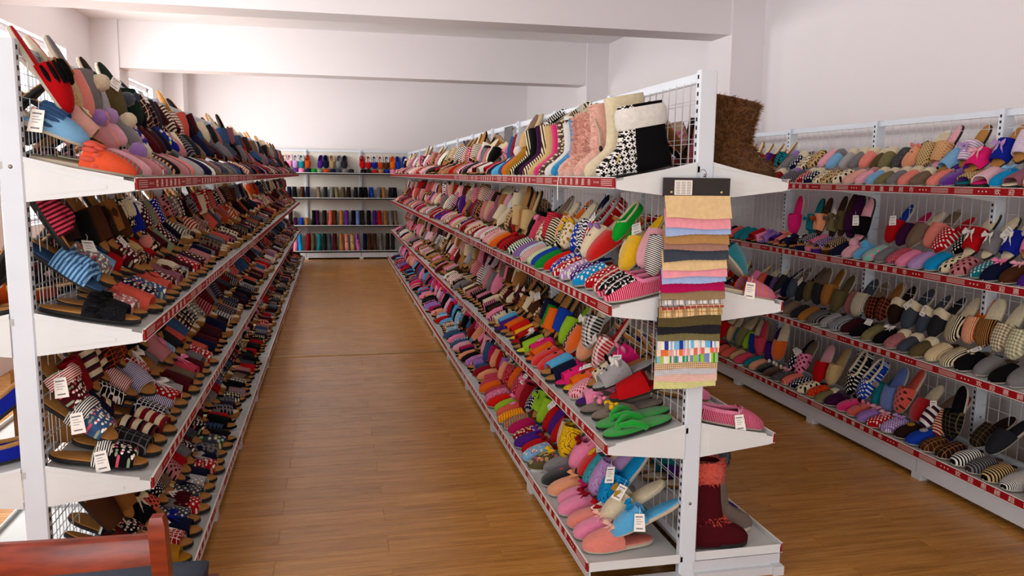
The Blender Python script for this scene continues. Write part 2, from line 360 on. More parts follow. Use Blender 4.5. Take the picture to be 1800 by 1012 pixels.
def post_meshes(h, pd=.034):
    p = MB(); c = .004; x, y = PW/2, pd
    p.prism([(-x, c), (-x+c, 0), (x-c, 0), (x, c), (x, y-c), (x-c, y), (-x+c, y), (-x, y-c)], 'z', 0, h)
    s = MB(); z = .16
    while z < h-.02:
        for sg in (-1, 1): s.box(sg*x-.0006, pd*.30, z, sg*x+.0006, pd*.62, z+.013)
        z += .0275
    b = MB()
    for z in (.29, 1.44): b.ball((0, -.0, z), .006, 8, 5, (1, .5, 1))
    return p.mesh('upright'), s.mesh('slot_row'), b.mesh('bolt', True)
def build_rack(key, label, xc, yp, bays, zt, sides, red=True, flat=False, panel=False):
    """sides: list of (Side, first bay, last bay, last lettered bay)"""
    root = tag(empty('display_rack', (0, 0, 0)), label, 'shelf rack', 'shoe display racks')
    pm, sm, bm = post_meshes(zt)
    wp = panel_mesh(.15, zt-.03); rl = MB().box(-.012, .02, zt-.034, .012, BAY+.014, zt-.004).mesh('top_rail'); rl2 = MB().box(-.012, .02, .12, .012, BAY+.014, .15).mesh('bottom_rail')
    for k in range(bays[0], bays[1]+1):
        y = yp+k*BAY; u = put('upright', pm, M_POST, root, (xc, y, 0)); put('slot_row', sm, M_BLACK, u)['kind'] = 'stuff'
        if k == 0: put('bolt', bm, plain('zinc_bolt', '8d8a84', .35, .9), u)
        if k < bays[1]:
            put('top_rail', rl, M_POST, root, (xc, y, 0)); put('bottom_rail', rl2, M_POST, root, (xc, y, 0))
            if panel: put('back_panel', MB().box(-.012, .03, .15, -.006, BAY, zt-.03).mesh('back_panel'), plain('ivory_back_panel', 'd8d3c8', .6), root, (xc, y, 0))
            else:
              for s in {sd[0].sg for sd in sides}: put('wire_panel', wp, M_WIRE, root, (xc+s*.02, y+(.0 if s < 0 else .03), 0 if s < 0 else .02))
    for sd, k0, k1, kl in sides:
        flip = 0 if sd.sg > 0 else math.pi
        for k in range(k0, k1):
            for i in range(4):
                d = sd.db if i == 3 else sd.d
                b, br, ps, ed = shelf_meshes(d, flat or i == 3)
                y = yp+k*BAY+(0 if sd.sg > 0 else BAY)
                o = put('shelf', b, M_SHELF, root, (xc+sd.sg*d, y+.004*sd.sg, sd.zs[i]), (0, 0, flip))
                put('bracket', br, M_STEEL, o, (0, 0.002 if sd.sg > 0 else BAY-.003, 0))
                if k == k1-1: put('bracket', br, M_STEEL, o, (0, BAY-.003 if sd.sg > 0 else .002, 0))
                if red:
                    p = put('price_strip', ps, M_RED, o); put('strip_edge', ed, M_WHITE, o)
                    if k < kl: put('lettering', M_LETTER, M_INK, o, (.0056, BAY/2, -.0175), (math.radians(90), 0, math.radians(90)))['kind'] = 'stuff'
                if i == 3:
                    zb = sd.zs[3]-.036
                    key2 = ('base', round(d, 3), round(zb, 3))
                    if key2 not in SHM:
                        q = MB(); q.box(-.012, .003, .028, -.006, BAY-.007, zb); q.box(-d+.02, -.0005, .028, -.006, .0015, zb)
                        ft = MB(); ft.box(-.045, -.03, 0, -.004, .03, .034); ft.box(-d+.03, -.018, 0, -.045, .018, .03)
                        SHM[key2] = (q.mesh('kick_panel'), ft.mesh('foot'))
                    q, ft = SHM[key2]
                    put('kick_panel', q, M_BASE, root, (xc+sd.sg*d, y, 0), (0, 0, flip))
                    put('foot', ft, M_BASE, root, (xc+sd.sg*d, yp+k*BAY, 0), (0, 0, flip))
    RACKS[key] = root; return root
ZC = (1.430, 1.0075, .5276, .106); ZL = (1.413, .976, .526, .111); ZR = (1.405, .994, .5585, .1445)
S_C = Side(1.209, -1, .315, .372, ZC); S_CR = Side(1.209, 1, .315, .372, ZC)
S_L = Side(-.867, 1, .315, .372, ZL); S_LL = Side(-.867, -1, .315, .372, ZL)
S_R = Side(3.066, -1, .277, .343, ZR)
build_rack('C', 'tall double-sided white steel rack standing in the middle with fabric swatches hung on its end', 1.209, 2.5, (0, 12), 1.7825, [(S_C, 0, 12, 4), (S_CR, 0, 6, 1)])
build_rack('L', 'double-sided white steel shelf rack along the left, nearest the windows', -.867, 2.464, (0, 12), 1.7825, [(S_L, 0, 12, 4), (S_LL, 0, 4, 0)])
build_rack('R', 'single-sided white steel shelf rack with red strips standing against the right wall', 3.066, 3.2095, (-3, 6), 1.768, [(S_R, -3, 6, 6)])

# ------------------------------------------------------------------ footwear shapes (toe tip at the origin, heel at -x, sole on z=0)
SL, SW = .262, .047
def hwid(s):
    s = np.clip(np.asarray(s, float), 0, 1)
    e = np.maximum(0, 1-np.abs(2*s-1)**3.4)**.5
    return SW*e*(.86+.16*np.clip((s-.35)/.35, 0, 1)-.05*np.exp(-((s-.42)/.13)**2))
def outline(n, inset=0, L=SL):
    k = n//2; a = np.linspace(0, math.pi, k+1); s = (1-np.cos(a))/2
    top = [((q-1)*L, max(0, float(hwid(q))-inset)) for q in s]; pts = top+[(x, -y) for x, y in top[-2:0:-1]]
    return [(x*(1-2*inset/L)-inset, y) for x, y in pts]
def slab(mb, n, z0, z1, inset=0, L=SL, bev=.003):
    rings = [(outline(n, inset+bev, L), z0), (outline(n, inset, L), z0+bev), (outline(n, inset, L), z1-bev*.6), (outline(n, inset+bev, L), z1)]
    m = len(rings[0][0]); v = [(x, y, z) for r, z in rings for x, y in r]
    f = [tuple(range(m-1, -1, -1)), tuple(range(3*m, 4*m))]
    for i in range(3): f += [(i*m+k, i*m+(k+1) % m, (i+1)*m+(k+1) % m, (i+1)*m+k) for k in range(m)]
    return mb.add(v, f)
ZS = .014
def arch(s, h, k, off=0, w=None):
    wd = (float(hwid(s)) if w is None else w)+.0025-off; t = np.linspace(0, math.pi, k)
    c, q = np.cos(t), np.sin(t)
    return np.stack([np.full(k, (s-1)*SL), np.sign(c)*np.abs(c)**.72*max(wd, .0005), ZS-.006+np.abs(q)**.72*max(h-off, .0008)], 1)
def upper(mb, s0, s1, h0, h1, ns, k, closed, lean=0, rib=None, two=True):
    out = []; inn = []
    for i in range(ns):
        a = i/(ns-1)
        if closed:
            s = s0+(1-s0)*math.sin(a*math.pi/2)*.996; b = (s-s0)/(1-s0); h = h0+(h1-h0)*b; h *= max(0, 1-b**3.2)**.6
        else: s = s0+(s1-s0)*a; h = h0+(h1-h0)*a
        for lst, off in ((out, 0), (inn, .0045)):
            p = arch(s, h+.006, k, off)
            p[:, 0] -= lean*(1-a)*np.sin(np.linspace(0, math.pi, k))**2*-1   # throat dips forward
            if rib: 
                t = np.linspace(0, 1, k); g = 1+rib*np.sin(a*math.pi*5+t*14)*np.sin(t*math.pi); p[:, 2] *= g
            lst.append(p)
    mb.grid(out)
    if two:
        g = np.array(inn)[:, ::-1]; mb.grid(g)
        mb.grid([np.array(out[0])[::-1], np.array(inn[0])[::-1]])
        if not closed: mb.grid([np.array(out[-1]), np.array(inn[-1])])
    return mb
def counter(mb, n, h):
    s = np.linspace(.56, 0, n)**1.0; pts = [((q-1)*SL, float(hwid(q))+.002) for q in s]; pts = pts+[(x, -y) for x, y in pts[-2::-1]]
    m = len(pts); hh = [h*(.80+.35*abs(i/(m-1)-.5)*0+.25*(1-abs(2*i/(m-1)-1))) for i in range(m)]
    g = [[(x, y, .008), (x*1.004-.0005, y*1.03, .03), (x, y*.97, hh[i]), (x+.002, y*.86, hh[i]-.002), (x+.004, y*.84, .016)] for i, (x, y) in enumerate(pts)]
    return mb.grid(g)
def stack(mb, rings, n=18, lining=.03):
    """boot body: horizontal sections (z, back x, front x, half width)"""
    g = []
    for z, xb, xf, wd in rings:
        c, a = (xb+xf)/2, (xf-xb)/2; t = np.linspace(0, 2*math.pi, n+1)
        x = np.sign(np.cos(t))*np.abs(np.cos(t))**.8; y = np.sign(np.sin(t))*np.abs(np.sin(t))**.8
        g.append(np.stack([c+a*x, wd*y*(1+.08*x), np.full(n+1, z)], 1))
    z, xb, xf, wd = rings[-1]
    def ring(sc, zz):
        c, a = (xb+xf)/2, (xf-xb)/2*sc; t = np.linspace(0, 2*math.pi, n+1); return np.stack([c+a*np.sign(np.cos(t))*np.abs(np.cos(t))**.8, wd*sc*np.sign(np.sin(t))*np.abs(np.sin(t))**.8, np.full(n+1, zz)], 1)
    if lining: g += [ring(.9, z), ring(.84, z-lining), ring(.02, z-lining*1.2)]
    b = np.array(g[0]); b[:, :2] = b[:, :2].mean(0)*.98+b[:, :2]*.02; g = [b]+g
    return mb.grid(g)
def boot_rings(h, shaft=.13, flare=0, w=.045, L=SL, top=.044):
    r = [(.0, -L+.006, -.004, w-.005), (.006, -L, .0, w), (.03, -L-.001, .001, w+.001), (.048, -L+.001, -.012, w), (.062, -L+.003, -.034, w-.002), (.076, -L+.005, -.062, w-.004), (.092, -L+.006, -.088, w-.005)]
    x0 = -L+.008; xf = x0+shaft
    for i in range(5):
        a = i/4; z = .108+(h-.108)*a; r.append((z, x0-flare*a*.5, xf+flare*a+(.018*(1-a)**3), w-.004+(top-w+.004)*a))
    return r
def fur_spikes(mb, rings, z0, z1, n, ln, wid=.0022, down=.5, seed=3):
    rg = random.Random(seed); zs = [r[0] for r in rings]
    for _ in range(n):
        z = rg.uniform(z0, z1); t = rg.uniform(0, 2*math.pi)
        xb = np.interp(z, zs, [r[1] for r in rings]); xf = np.interp(z, zs, [r[2] for r in rings]); wd = np.interp(z, zs, [r[3] for r in rings])
        c, a = (xb+xf)/2, (xf-xb)/2; cx, sy = math.cos(t), math.sin(t)
        p = Vector((c+a*np.sign(cx)*abs(cx)**.8, wd*np.sign(sy)*abs(sy)**.8, z)); nrm = Vector((cx*wd, sy*a, .02)).normalized()
        d = (nrm+Vector((rg.uniform(-.5, .5), rg.uniform(-.5, .5), rg.uniform(-down-.5, .4)))).normalized(); L = ln*rg.uniform(.6, 1.25)
        sd = d.cross(Vector((rg.uniform(-1, 1), rg.uniform(-1, 1), rg.uniform(-1, 1)))).normalized()*wid
        p = p-d*.003; e = p+d*L; m = p+d*L*.5+sd*.6
        mb.add([p-sd, p+sd, m, e, p+d*L*.5-sd*.6], [(0, 1, 2, 4), (4, 2, 3)])
    return mb
def bow(mb, r=.034):
    for s in (-1, 1):
        mb.add([(0, 0, .005), (.019, s*r*.85, .014), (.006, s*r*1.1, .017), (-.018, s*r*.9, .014), (0, s*r*.55, -.001), (0, s*r*.65, .023)], [(0, 1, 5), (1, 2, 5), (2, 3, 5), (3, 0, 5), (0, 4, 1), (1, 4, 2), (2, 4, 3), (3, 4, 0)])
        mb.add([(0, s*.002, .004), (0, s*.013, .005), (.046, s*.028, -.004), (.04, s*.013, -.005), (.0, s*.005, .0), (.042, s*.02, -.008)], [(0, 1, 2, 3), (0, 3, 5, 4), (1, 4, 5, 2), (0, 4, 1), (3, 2, 5)])
    return mb.ball((0, 0, .010), .008, 8, 5)
def flower(mb, r=.015):
    for k in range(6):
        a = k*math.pi/3; mb.ball((r*.8*math.cos(a), r*.8*math.sin(a), .002), r*.6, 7, 5, (1, 1, .35))
    return mb.ball((0, 0, .004), r*.45, 8, 5, (1, 1, .7))
def on_arch(t, w=.045, h=.066):
    c, q = math.cos(t), math.sin(t); return math.copysign(abs(c)**.72*w, c), .008+abs(q)**.72*h
def braid(mb, n=7):
    for i in range(n):
        t = math.pi*(i+.5)/n; y, z = on_arch(t); mb.ball((0, y, z), .0095, 8, 6, (2.2, .8, .8)); y, z = on_arch(t+.16); mb.ball((.02, y*.98, z-.003), .008, 7, 5, (1.7, .8, .8))
    return mb
def ruffle(mb, ribs=11):
    for i in range(ribs):
        t = math.pi*(i+.5)/ribs; P = []
        for x, k in ((-.022, 1.0), (0, .985), (.022, .95), (.042, .87)): y, z = on_arch(t, .0455*k, .067*k); P.append((x, y, z))
        mb.tube(P, [.004, .0068, .0068, .004], 6)
    return mb
def pompom(mb, r=.027):
    rg = random.Random(5); o = MB().ball((0, 0, 0), r, 14, 10); v = [tuple(Vector(p)*(1+rg.uniform(-.07, .07))) for p in o.v]; mb.add([(x, y, z+r*.7) for x, y, z in v], o.f)
    return mb
def ears(mb):
    return mb.ball((0, 0, 0), .016, 9, 6, (.5, 1, 1))
def eye(mb): return mb.ball((0, 0, 0), .0045, 6, 4)
def muzzle(mb): return mb.ball((0, 0, 0), .012, 8, 6, (.8, 1.3, .7))
def bones(mb):
    mb.tube([(0, -.02, .006), (0, .02, .006)], .009, 8)
    for s in (-1, 1):
        for q in (-1, 1): mb.ball((q*.01, s*.026, .006), .011, 8, 6)
    return mb
def cuff(mb):
    t = np.linspace(0, math.pi, 13); g = []
    for x, dz, r in ((-.002, 0, 1.0), (-.006, .009, 1.04), (.012, .012, 1.09), (.03, .003, 1.12), (.036, -.004, 1.1), (.03, -.002, 1.05)):
        g.append(np.stack([np.full(13, x)+.006*np.sin(t*2)**2, .043*r*np.sign(np.cos(t))*np.abs(np.cos(t))**.72, (.062*r+dz)*np.sin(t)**.72-.056], 1))
    return mb.grid(g)
def price_tag(mb):
    mb.prism([(0, -.016), (.058, -.019), (.058, .019), (0, .016)], 'z', -.0004, .0004); mb.tube([(0, 0, 0), (-.012, .002, .006), (-.022, 0, .004)], .0007, 4); return mb
def tag_print(mb):
    for k, (a, b) in enumerate(((.008, .012), (.018, .0195), (.025, .0265), (.032, .0335), (.046, .050))): mb.box(a, -.011 if k else -.013, .0004, b, .011-(k % 2)*.006, .0007)
    return mb
def rim(mb, rr=.007):
    """rolled fleece edge round the opening of a house shoe"""
    s = list(np.linspace(.53, .0, 9)); top = [((q-1)*SL, float(hwid(q))*.95, .05+.012*abs(q-.3)) for q in s]
    pts = top+[(x, -y, z) for x, y, z in top[-2::-1]]; pts += [((.60-1)*SL, -.024, .062), ((.64-1)*SL, 0, .066), ((.60-1)*SL, .024, .062)]
    return mb.tube(pts, rr, 7, True)
def strap_thong(mb):
    for s in (-1, 1): mb.tube([(-.055, 0, .016), (-.065, s*.012, .034), (-.10, s*.034, .040), (-.135, s*.044, .026), (-.145, s*.043, .012)], [.006, .009, .013, .012, .009], 8)
    return mb
def knot(mb):
    mb.ball((-.085, 0, .058), .020, 10, 8, (1.25, .85, .75))
    for s in (-1, 1): mb.tube([(-.085, 0, .058), (-.07, s*.02, .054), (-.055, s*.036, .034), (-.05, s*.045, .016)], [.012, .013, .011, .009], 7); mb.tube([(-.085, 0, .058), (-.105, s*.02, .056), (-.125, s*.036, .038), (-.13, s*.043, .016)], [.012, .013, .011, .009], 7)
    return mb
def knit_panel(mb):
    g = []
    for i in range(7):
        a = .08+i/6*.72; s_ = .52+.48*math.sin(a*math.pi/2)*.996; b = (s_-.52)/.48; h = (.060+(.036-.060)*b)*max(0, 1-b**3.2)**.6; p = arch(s_, h+.0085, 13, -.002); p[:, 0] += .015*(1-a)*np.sin(np.linspace(0, math.pi, 13))**2; g.append(p[3:10])
    return mb.grid(g)
def clasp(mb): return mb.ball((0, 0, .0), .012, 10, 6, (1, 1, .5))
def build_protos(hi=True):
    n, ns, k = (26, 9, 11) if hi else (12, 4, 6); P = {}
    sole = lambda h=.013: slab(MB(), n, 0, h); ins = lambda z=.013, i=.003: slab(MB(), n, z-.002, z+.004, i, bev=.0015)
    U = lambda *a, **q: upper(MB(), *a, two=hi, **q)
    P['M'] = dict(sole=sole(), insole=ins(), upper=U(.47, 1, .056, .034, ns, k, True, lean=.018))
    P['O'] = dict(sole=sole(), insole=ins(), upper=U(.44, .86, .058, .034, ns, k, False, lean=.012))
    P['W'] = dict(sole=slab(MB(), n, 0, .030), insole=MB().add([(x, y, z+.017) for x, y, z in ins().v], ins().f), upper=MB())
    u = U(.44, .86, .056, .034, ns, k, False, lean=.012); P['W']['upper'].add([(x, y, z+.017) for x, y, z in u.v], u.f)
    P['K'] = dict(sole=sole(), insole=ins(), upper=U(.42, .84, .054, .036, ns, k, False, rib=.10), knot=knot(MB()))
    P['H'] = dict(sole=sole(), insole=ins(), upper=U(.52, 1, .060, .036, ns, k, True, lean=.015), counter=counter(MB(), 8 if hi else 4, .056), collar=rim(MB()))
    P['T'] = dict(sole=slab(MB(), n, 0, .009), insole=slab(MB(), n, .007, .017, .001, bev=.004), strap=strap_thong(MB()))
    P['B'] = dict(sole=slab(MB(), n, 0, .012), upper=stack(MB(), boot_rings(.125, .125), 16 if hi else 8))
    P['G'] = dict(sole=slab(MB(), n, 0, .012), upper=stack(MB(), boot_rings(.25, .125), 16 if hi else 8))
    if not hi:
        for q in ('H',): P[q].pop('collar')
        P['K'].pop('knot')
    return P
PROTO = build_protos(True)
PMESH = {}
def pmesh(kind, part):
    if (kind, part) not in PMESH: PMESH[(kind, part)] = PROTO[kind][part].mesh(part, True)
    return PMESH[(kind, part)]
DECO = dict(panel=knit_panel, eye=eye, muzzle=muzzle, bow=bow, flower=flower, braid=braid, ruffle=ruffle, pom=pompom, ears=ears, cuff=cuff, bone=bones, button=clasp, tag=price_tag, print=tag_print)
DPOS = dict(bow=(-.105, 0, .066), flower=(-.09, 0, .064), braid=(-.118, 0, 0), ruffle=(-.11, 0, 0), pom=(-.085, 0, .052), ears=(-.10, 0, .064), cuff=(-.138, 0, .058), bone=(-.095, 0, .056), button=(-.09, 0, .06))
DNAME = dict(bow='bow', flower='flower', braid='braid', ruffle='ribbed_band', pom='pompom', ears='ear', cuff='cuff', bone='toy_bone', button='button')
DMESH = {}
def dmesh(d):
    if d not in DMESH: DMESH[d] = DECO[d](MB()).mesh(DNAME.get(d, d), True)
    return DMESH[d]
M_SOLE_W, M_SOLE_B, M_CORK = plain('white_rubber_sole', 'c2b6a2', .7), plain('dark_rubber_sole', '1c1a1a', .7), fabric('cork')
M_CARD = plain('price_card', 'f3efe6', .6); M_PRINT = plain('grey_print', '77757a', .7)
NOUN = dict(M='slipper', O='open-toe slipper', W='wedge slide', K='knotted slide', H='house shoe', T='flip-flop', B='ankle bootie', G='tall boot')
NAME = dict(M='slipper', O='open_toe_slipper', W='wedge_slide', K='knotted_slide', H='house_shoe', T='flip_flop', B='ankle_bootie', G='tall_boot')
CATG = dict(M='slipper', O='slide', W='slide', K='slide', H='house shoe', T='flip-flop', B='bootie', G='boot')
PADJ = {'-': '', 'stripe': 'striped', 'pinstripe': 'pinstriped', 'finestripe': 'fine-striped', 'bands': 'banded', 'dots': 'dotted', 'bigdots': 'spotted', 'tinydots': 'tiny-dotted', 'floral': 'floral', 'gingham': 'gingham', 'minicheck': 'checked',
        'plaid': 'plaid', 'lattice': 'lattice-print', 'leopard': 'leopard-spotted', 'zebra': 'zebra-striped', 'nordic': 'snowflake-knit', 'nordicfront': 'snowflake-knit', 'print': 'printed', 'embroid': 'embroidered', 'heather': 'heathered', 'fine': 'woven'}
CNAME = dict(palepink='pale pink', brightcoral='bright coral', lightgrey='light grey', lightblue='light blue', lightpink='light pink', hotpink='hot pink', dustpink='dusty pink', darkbrown='dark brown', darkgreen='dark green', bright='bright green', burnt='burnt orange')
cn = lambda c: CNAME.get(c, c)
DPHR = dict(bow='bow', flower='flower', braid='braid trim', ruffle='ribbed band', pom='pompom', ears='animal face', cuff='turned cuff', bone='toy bone', button='button')
def ordn(n): return '%d%s' % (n, 'th' if 10 <= n % 100 <= 20 else {1: 'st', 2: 'nd', 3: 'rd'}.get(n % 10, 'th'))
COUNT = {}
def footwear(kind, c1, pat, c2, deco, dc, loc, rotz, pitch, where, group, fuzzy=False, ins=None, roll=0, scale=1.0, tagged=False, rng=random, label=None, dark_sole=None):
    """one shoe: Empty at the toe with its parts as children; pitch lifts the heel"""
    dcs = dc; dc = dc.split('+')[0]
    o = empty(NAME[kind], loc); o.rotation_mode = 'XYZ'
    m = Matrix.Rotation(rotz, 3, 'Z') @ Matrix.Rotation(pitch, 3, 'Y') @ Matrix.Rotation(roll, 3, 'X')
    o.rotation_euler = m.to_euler(); o.scale = (scale,)*3
    COUNT[CATG[kind]] = COUNT.get(CATG[kind], 0)+1
    if label is None:
        w1 = ' '.join(x for x in (cn(c1), 'and '+cn(c2) if pat not in ('-', 'print', 'floral', 'embroid') else '', PADJ[pat]) if x)
        a = ('%s %s' % (w1, NOUN[kind])).strip(); b = ' with %s %s' % (cn(dc), DPHR[deco]) if deco in DPHR else ''
        if len((a+b+' '+where).split()) > 16: b = ' with '+DPHR[deco] if b else ''
        if len((a+b+' '+where).split()) > 16: b = ''
        if len((a+b+' '+where).split()) > 16: a = ('%s %s %s' % (cn(c1), PADJ[pat], NOUN[kind])).replace('  ', ' ')
        label = '%s%s, %s' % (a, b, where)
    tag(o, label, CATG[kind], group)
    plane = 'xz' if kind in 'BG' else 'xy'
    mu = fabric(c1, pat, c2, plane, fuzzy)
    if ins is None: ins = {'M': random.choice((c1, c1, 'taupe', 'cream')), 'H': c1, 'T': c1}.get(kind, 'cork')
    ds = (kind in 'OKWT') if dark_sole is None else dark_sole
    for part in PROTO[kind]:
        if part == 'sole': mt = M_SOLE_B if ds else M_SOLE_W
        elif part == 'insole': mt = fabric(ins, fuzzy=kind == 'T') if ins != 'cork' else M_CORK
        elif part == 'collar': mt = fabric(dc if deco == 'collar' else ins, fuzzy=True)
        elif part in ('strap', 'knot', 'upper', 'counter'): mt = mu
        if part == 'sole' and kind == 'W': mt = fabric(c1)
        put(part, pmesh(kind, part), mt, o)
    if deco in DNAME:
        p = list(DPOS[deco])
        if kind == 'W': p[2] += .017
        if kind == 'T': p = [-.08, 0, .034]
        if kind in 'BG': p = [-.11, 0, .09]
        if deco == 'ears':
            md = fabric(dc)
            for q in (-1, 1):
                put('ear', dmesh('ears'), md, o, (p[0]-.01, q*.028, p[2]+.006)); put('eye', dmesh('eye'), M_SOLE_B, o, (p[0]+.03, q*.013, p[2]-.006))
            put('muzzle', dmesh('muzzle'), md, o, (p[0]+.047, 0, p[2]-.019))
        else: put(DNAME[deco], dmesh(deco), fabric(dc, fuzzy=deco in ('pom', 'cuff')) if '+' not in dcs else fabric(*dcs.split('+')[:1], 'finestripe', dcs.split('+')[1]), o, p, (0, .25 if deco not in ('cuff', 'ruffle', 'braid') else 0, 0))
    if tagged:
        if tagged == 2:      # hangs down the side of the shoe that faces the aisle end
            ys = -1 if (m @ Vector((0, 1, 0))).y > 0 else 1; pos = Vector((-.125, ys*.054, .052))
            ax = Vector((rng.uniform(-.25, .25), -.22, -1)).normalized(); nz = Vector((rng.uniform(-.3, .1), -1, .2))
        else:                # lies on the instep
            pos = Vector((-.135, rng.uniform(-.02, .02), .082)); ax = m @ Vector((rng.uniform(.2, 1), rng.uniform(-.8, .8), -.25)); ax.normalize(); nz = m @ Vector((.1, rng.uniform(-.3, .3), 1))+Vector((0, -.5, .2))
        nz = (nz-ax*nz.dot(ax)).normalized(); wm = Matrix((ax, nz.cross(ax), nz)).transposed()
        t = put('price_tag', dmesh('tag'), M_CARD, o, pos, (m.transposed() @ wm).to_euler())
        put('tag_print', dmesh('print'), M_PRINT, t)
    return o

# ------------------------------------------------------------------ bulk stock in the far bays (past the countable ones)
class Bulk:
    def __init__(s):
        s.P = {}
        for k, parts in build_protos(False).items():
            vv, ff, tg = [], [], []
            for nm, mb in parts.items():
                o = len(vv); vv += mb.v; ff += [tuple(i+o for i in f) for f in mb.f]; tg += [{'sole': 0, 'insole': 1}.get(nm, 2)]*len(mb.v)
            s.P[k] = (np.array(vv), ff, np.array(tg))
        s.v, s.f, s.c1, s.c2, s.uv, s.n = [], [], [], [], [], 0
    def add(s, kind, c1, c2, ins, pat, loc, rotz, pitch, scale=1.):
        v, f, tg = s.P[kind]
        m = np.array(Matrix.Rotation(rotz, 3, 'Z') @ Matrix.Rotation(pitch, 3, 'Y'))*scale
        s.v.append(v@m.T+np.array(loc)); s.f += [tuple(i+s.n for i in q) for q in f]; s.n += len(v)
        pal = np.array([deep(lin('tan' if kind != 'O' else 'black')), deep(lin(ins)), deep(lin(c1))]); p2 = np.array([pal[0], pal[1], np.array(deep(lin(c2)))])
        s.c1.append(pal[tg]); s.c2.append(p2[tg]); s.uv.append(np.concatenate([v[:, :2], np.full((len(v), 1), float(pat))], 1))
    def build(s, name, label, cat):
        V = np.concatenate(s.v); me = bpy.data.meshes.new(name); me.from_pydata(V.tolist(), [], s.f)
        for nm, arr in (('tint', s.c1), ('print_tint', s.c2)):
            a = me.color_attributes.new(nm, 'FLOAT_COLOR', 'POINT'); a.data.foreach_set('color', np.concatenate(arr).astype('f').ravel())
        a = me.attributes.new('local', 'FLOAT_VECTOR', 'POINT'); a.data.foreach_set('vector', np.concatenate(s.uv).astype('f').ravel())
        me.polygons.foreach_set('use_smooth', [True]*len(me.polygons)); me.set_sharp_from_angle(angle=math.radians(50))
        t = NT('assorted_slipper_fabric'); A = t.n('ShaderNodeAttribute', attribute_name='tint'); B = t.n('ShaderNodeAttribute', attribute_name='print_tint'); C = t.n('ShaderNodeAttribute', attribute_name='local')
        sx = t.n('ShaderNodeSeparateXYZ'); t.l(C.outputs['Vector'], sx.inputs[0]); pat = sx.outputs[2]
        st = t.math('LESS_THAN', t.math('FRACT', t.math('MULTIPLY_ADD', sx.outputs[0], 70.0, 50.0)), .5)
        vo = t.n('ShaderNodeTexVoronoi', voronoi_dimensions='2D', i_Scale=60.0, i_Randomness=.4); t.l(C.outputs['Vector'], vo.inputs['Vector']); dt = t.math('LESS_THAN', vo.outputs['Distance'], .33)
        f1 = t.math('MULTIPLY', st, t.math('COMPARE', pat, 1.0, .2)); f2 = t.math('MULTIPLY', dt, t.math('COMPARE', pat, 2.0, .2))
        t.l(t.mix(t.math('MAXIMUM', f1, f2), A.outputs['Color'], B.outputs['Color']), t.b.inputs['Base Color']); t.b.inputs['Roughness'].default_value = .9; t.b.inputs['Specular IOR Level'].default_value = .15
        me.materials.append(t.m); o = put(name, me); return tag(o, label, cat, kind='stuff')
BULK = Bulk()

# ------------------------------------------------------------------ stocking the shelves
SHELF = ('top shelf', 'second shelf', 'third shelf', 'bottom shelf')
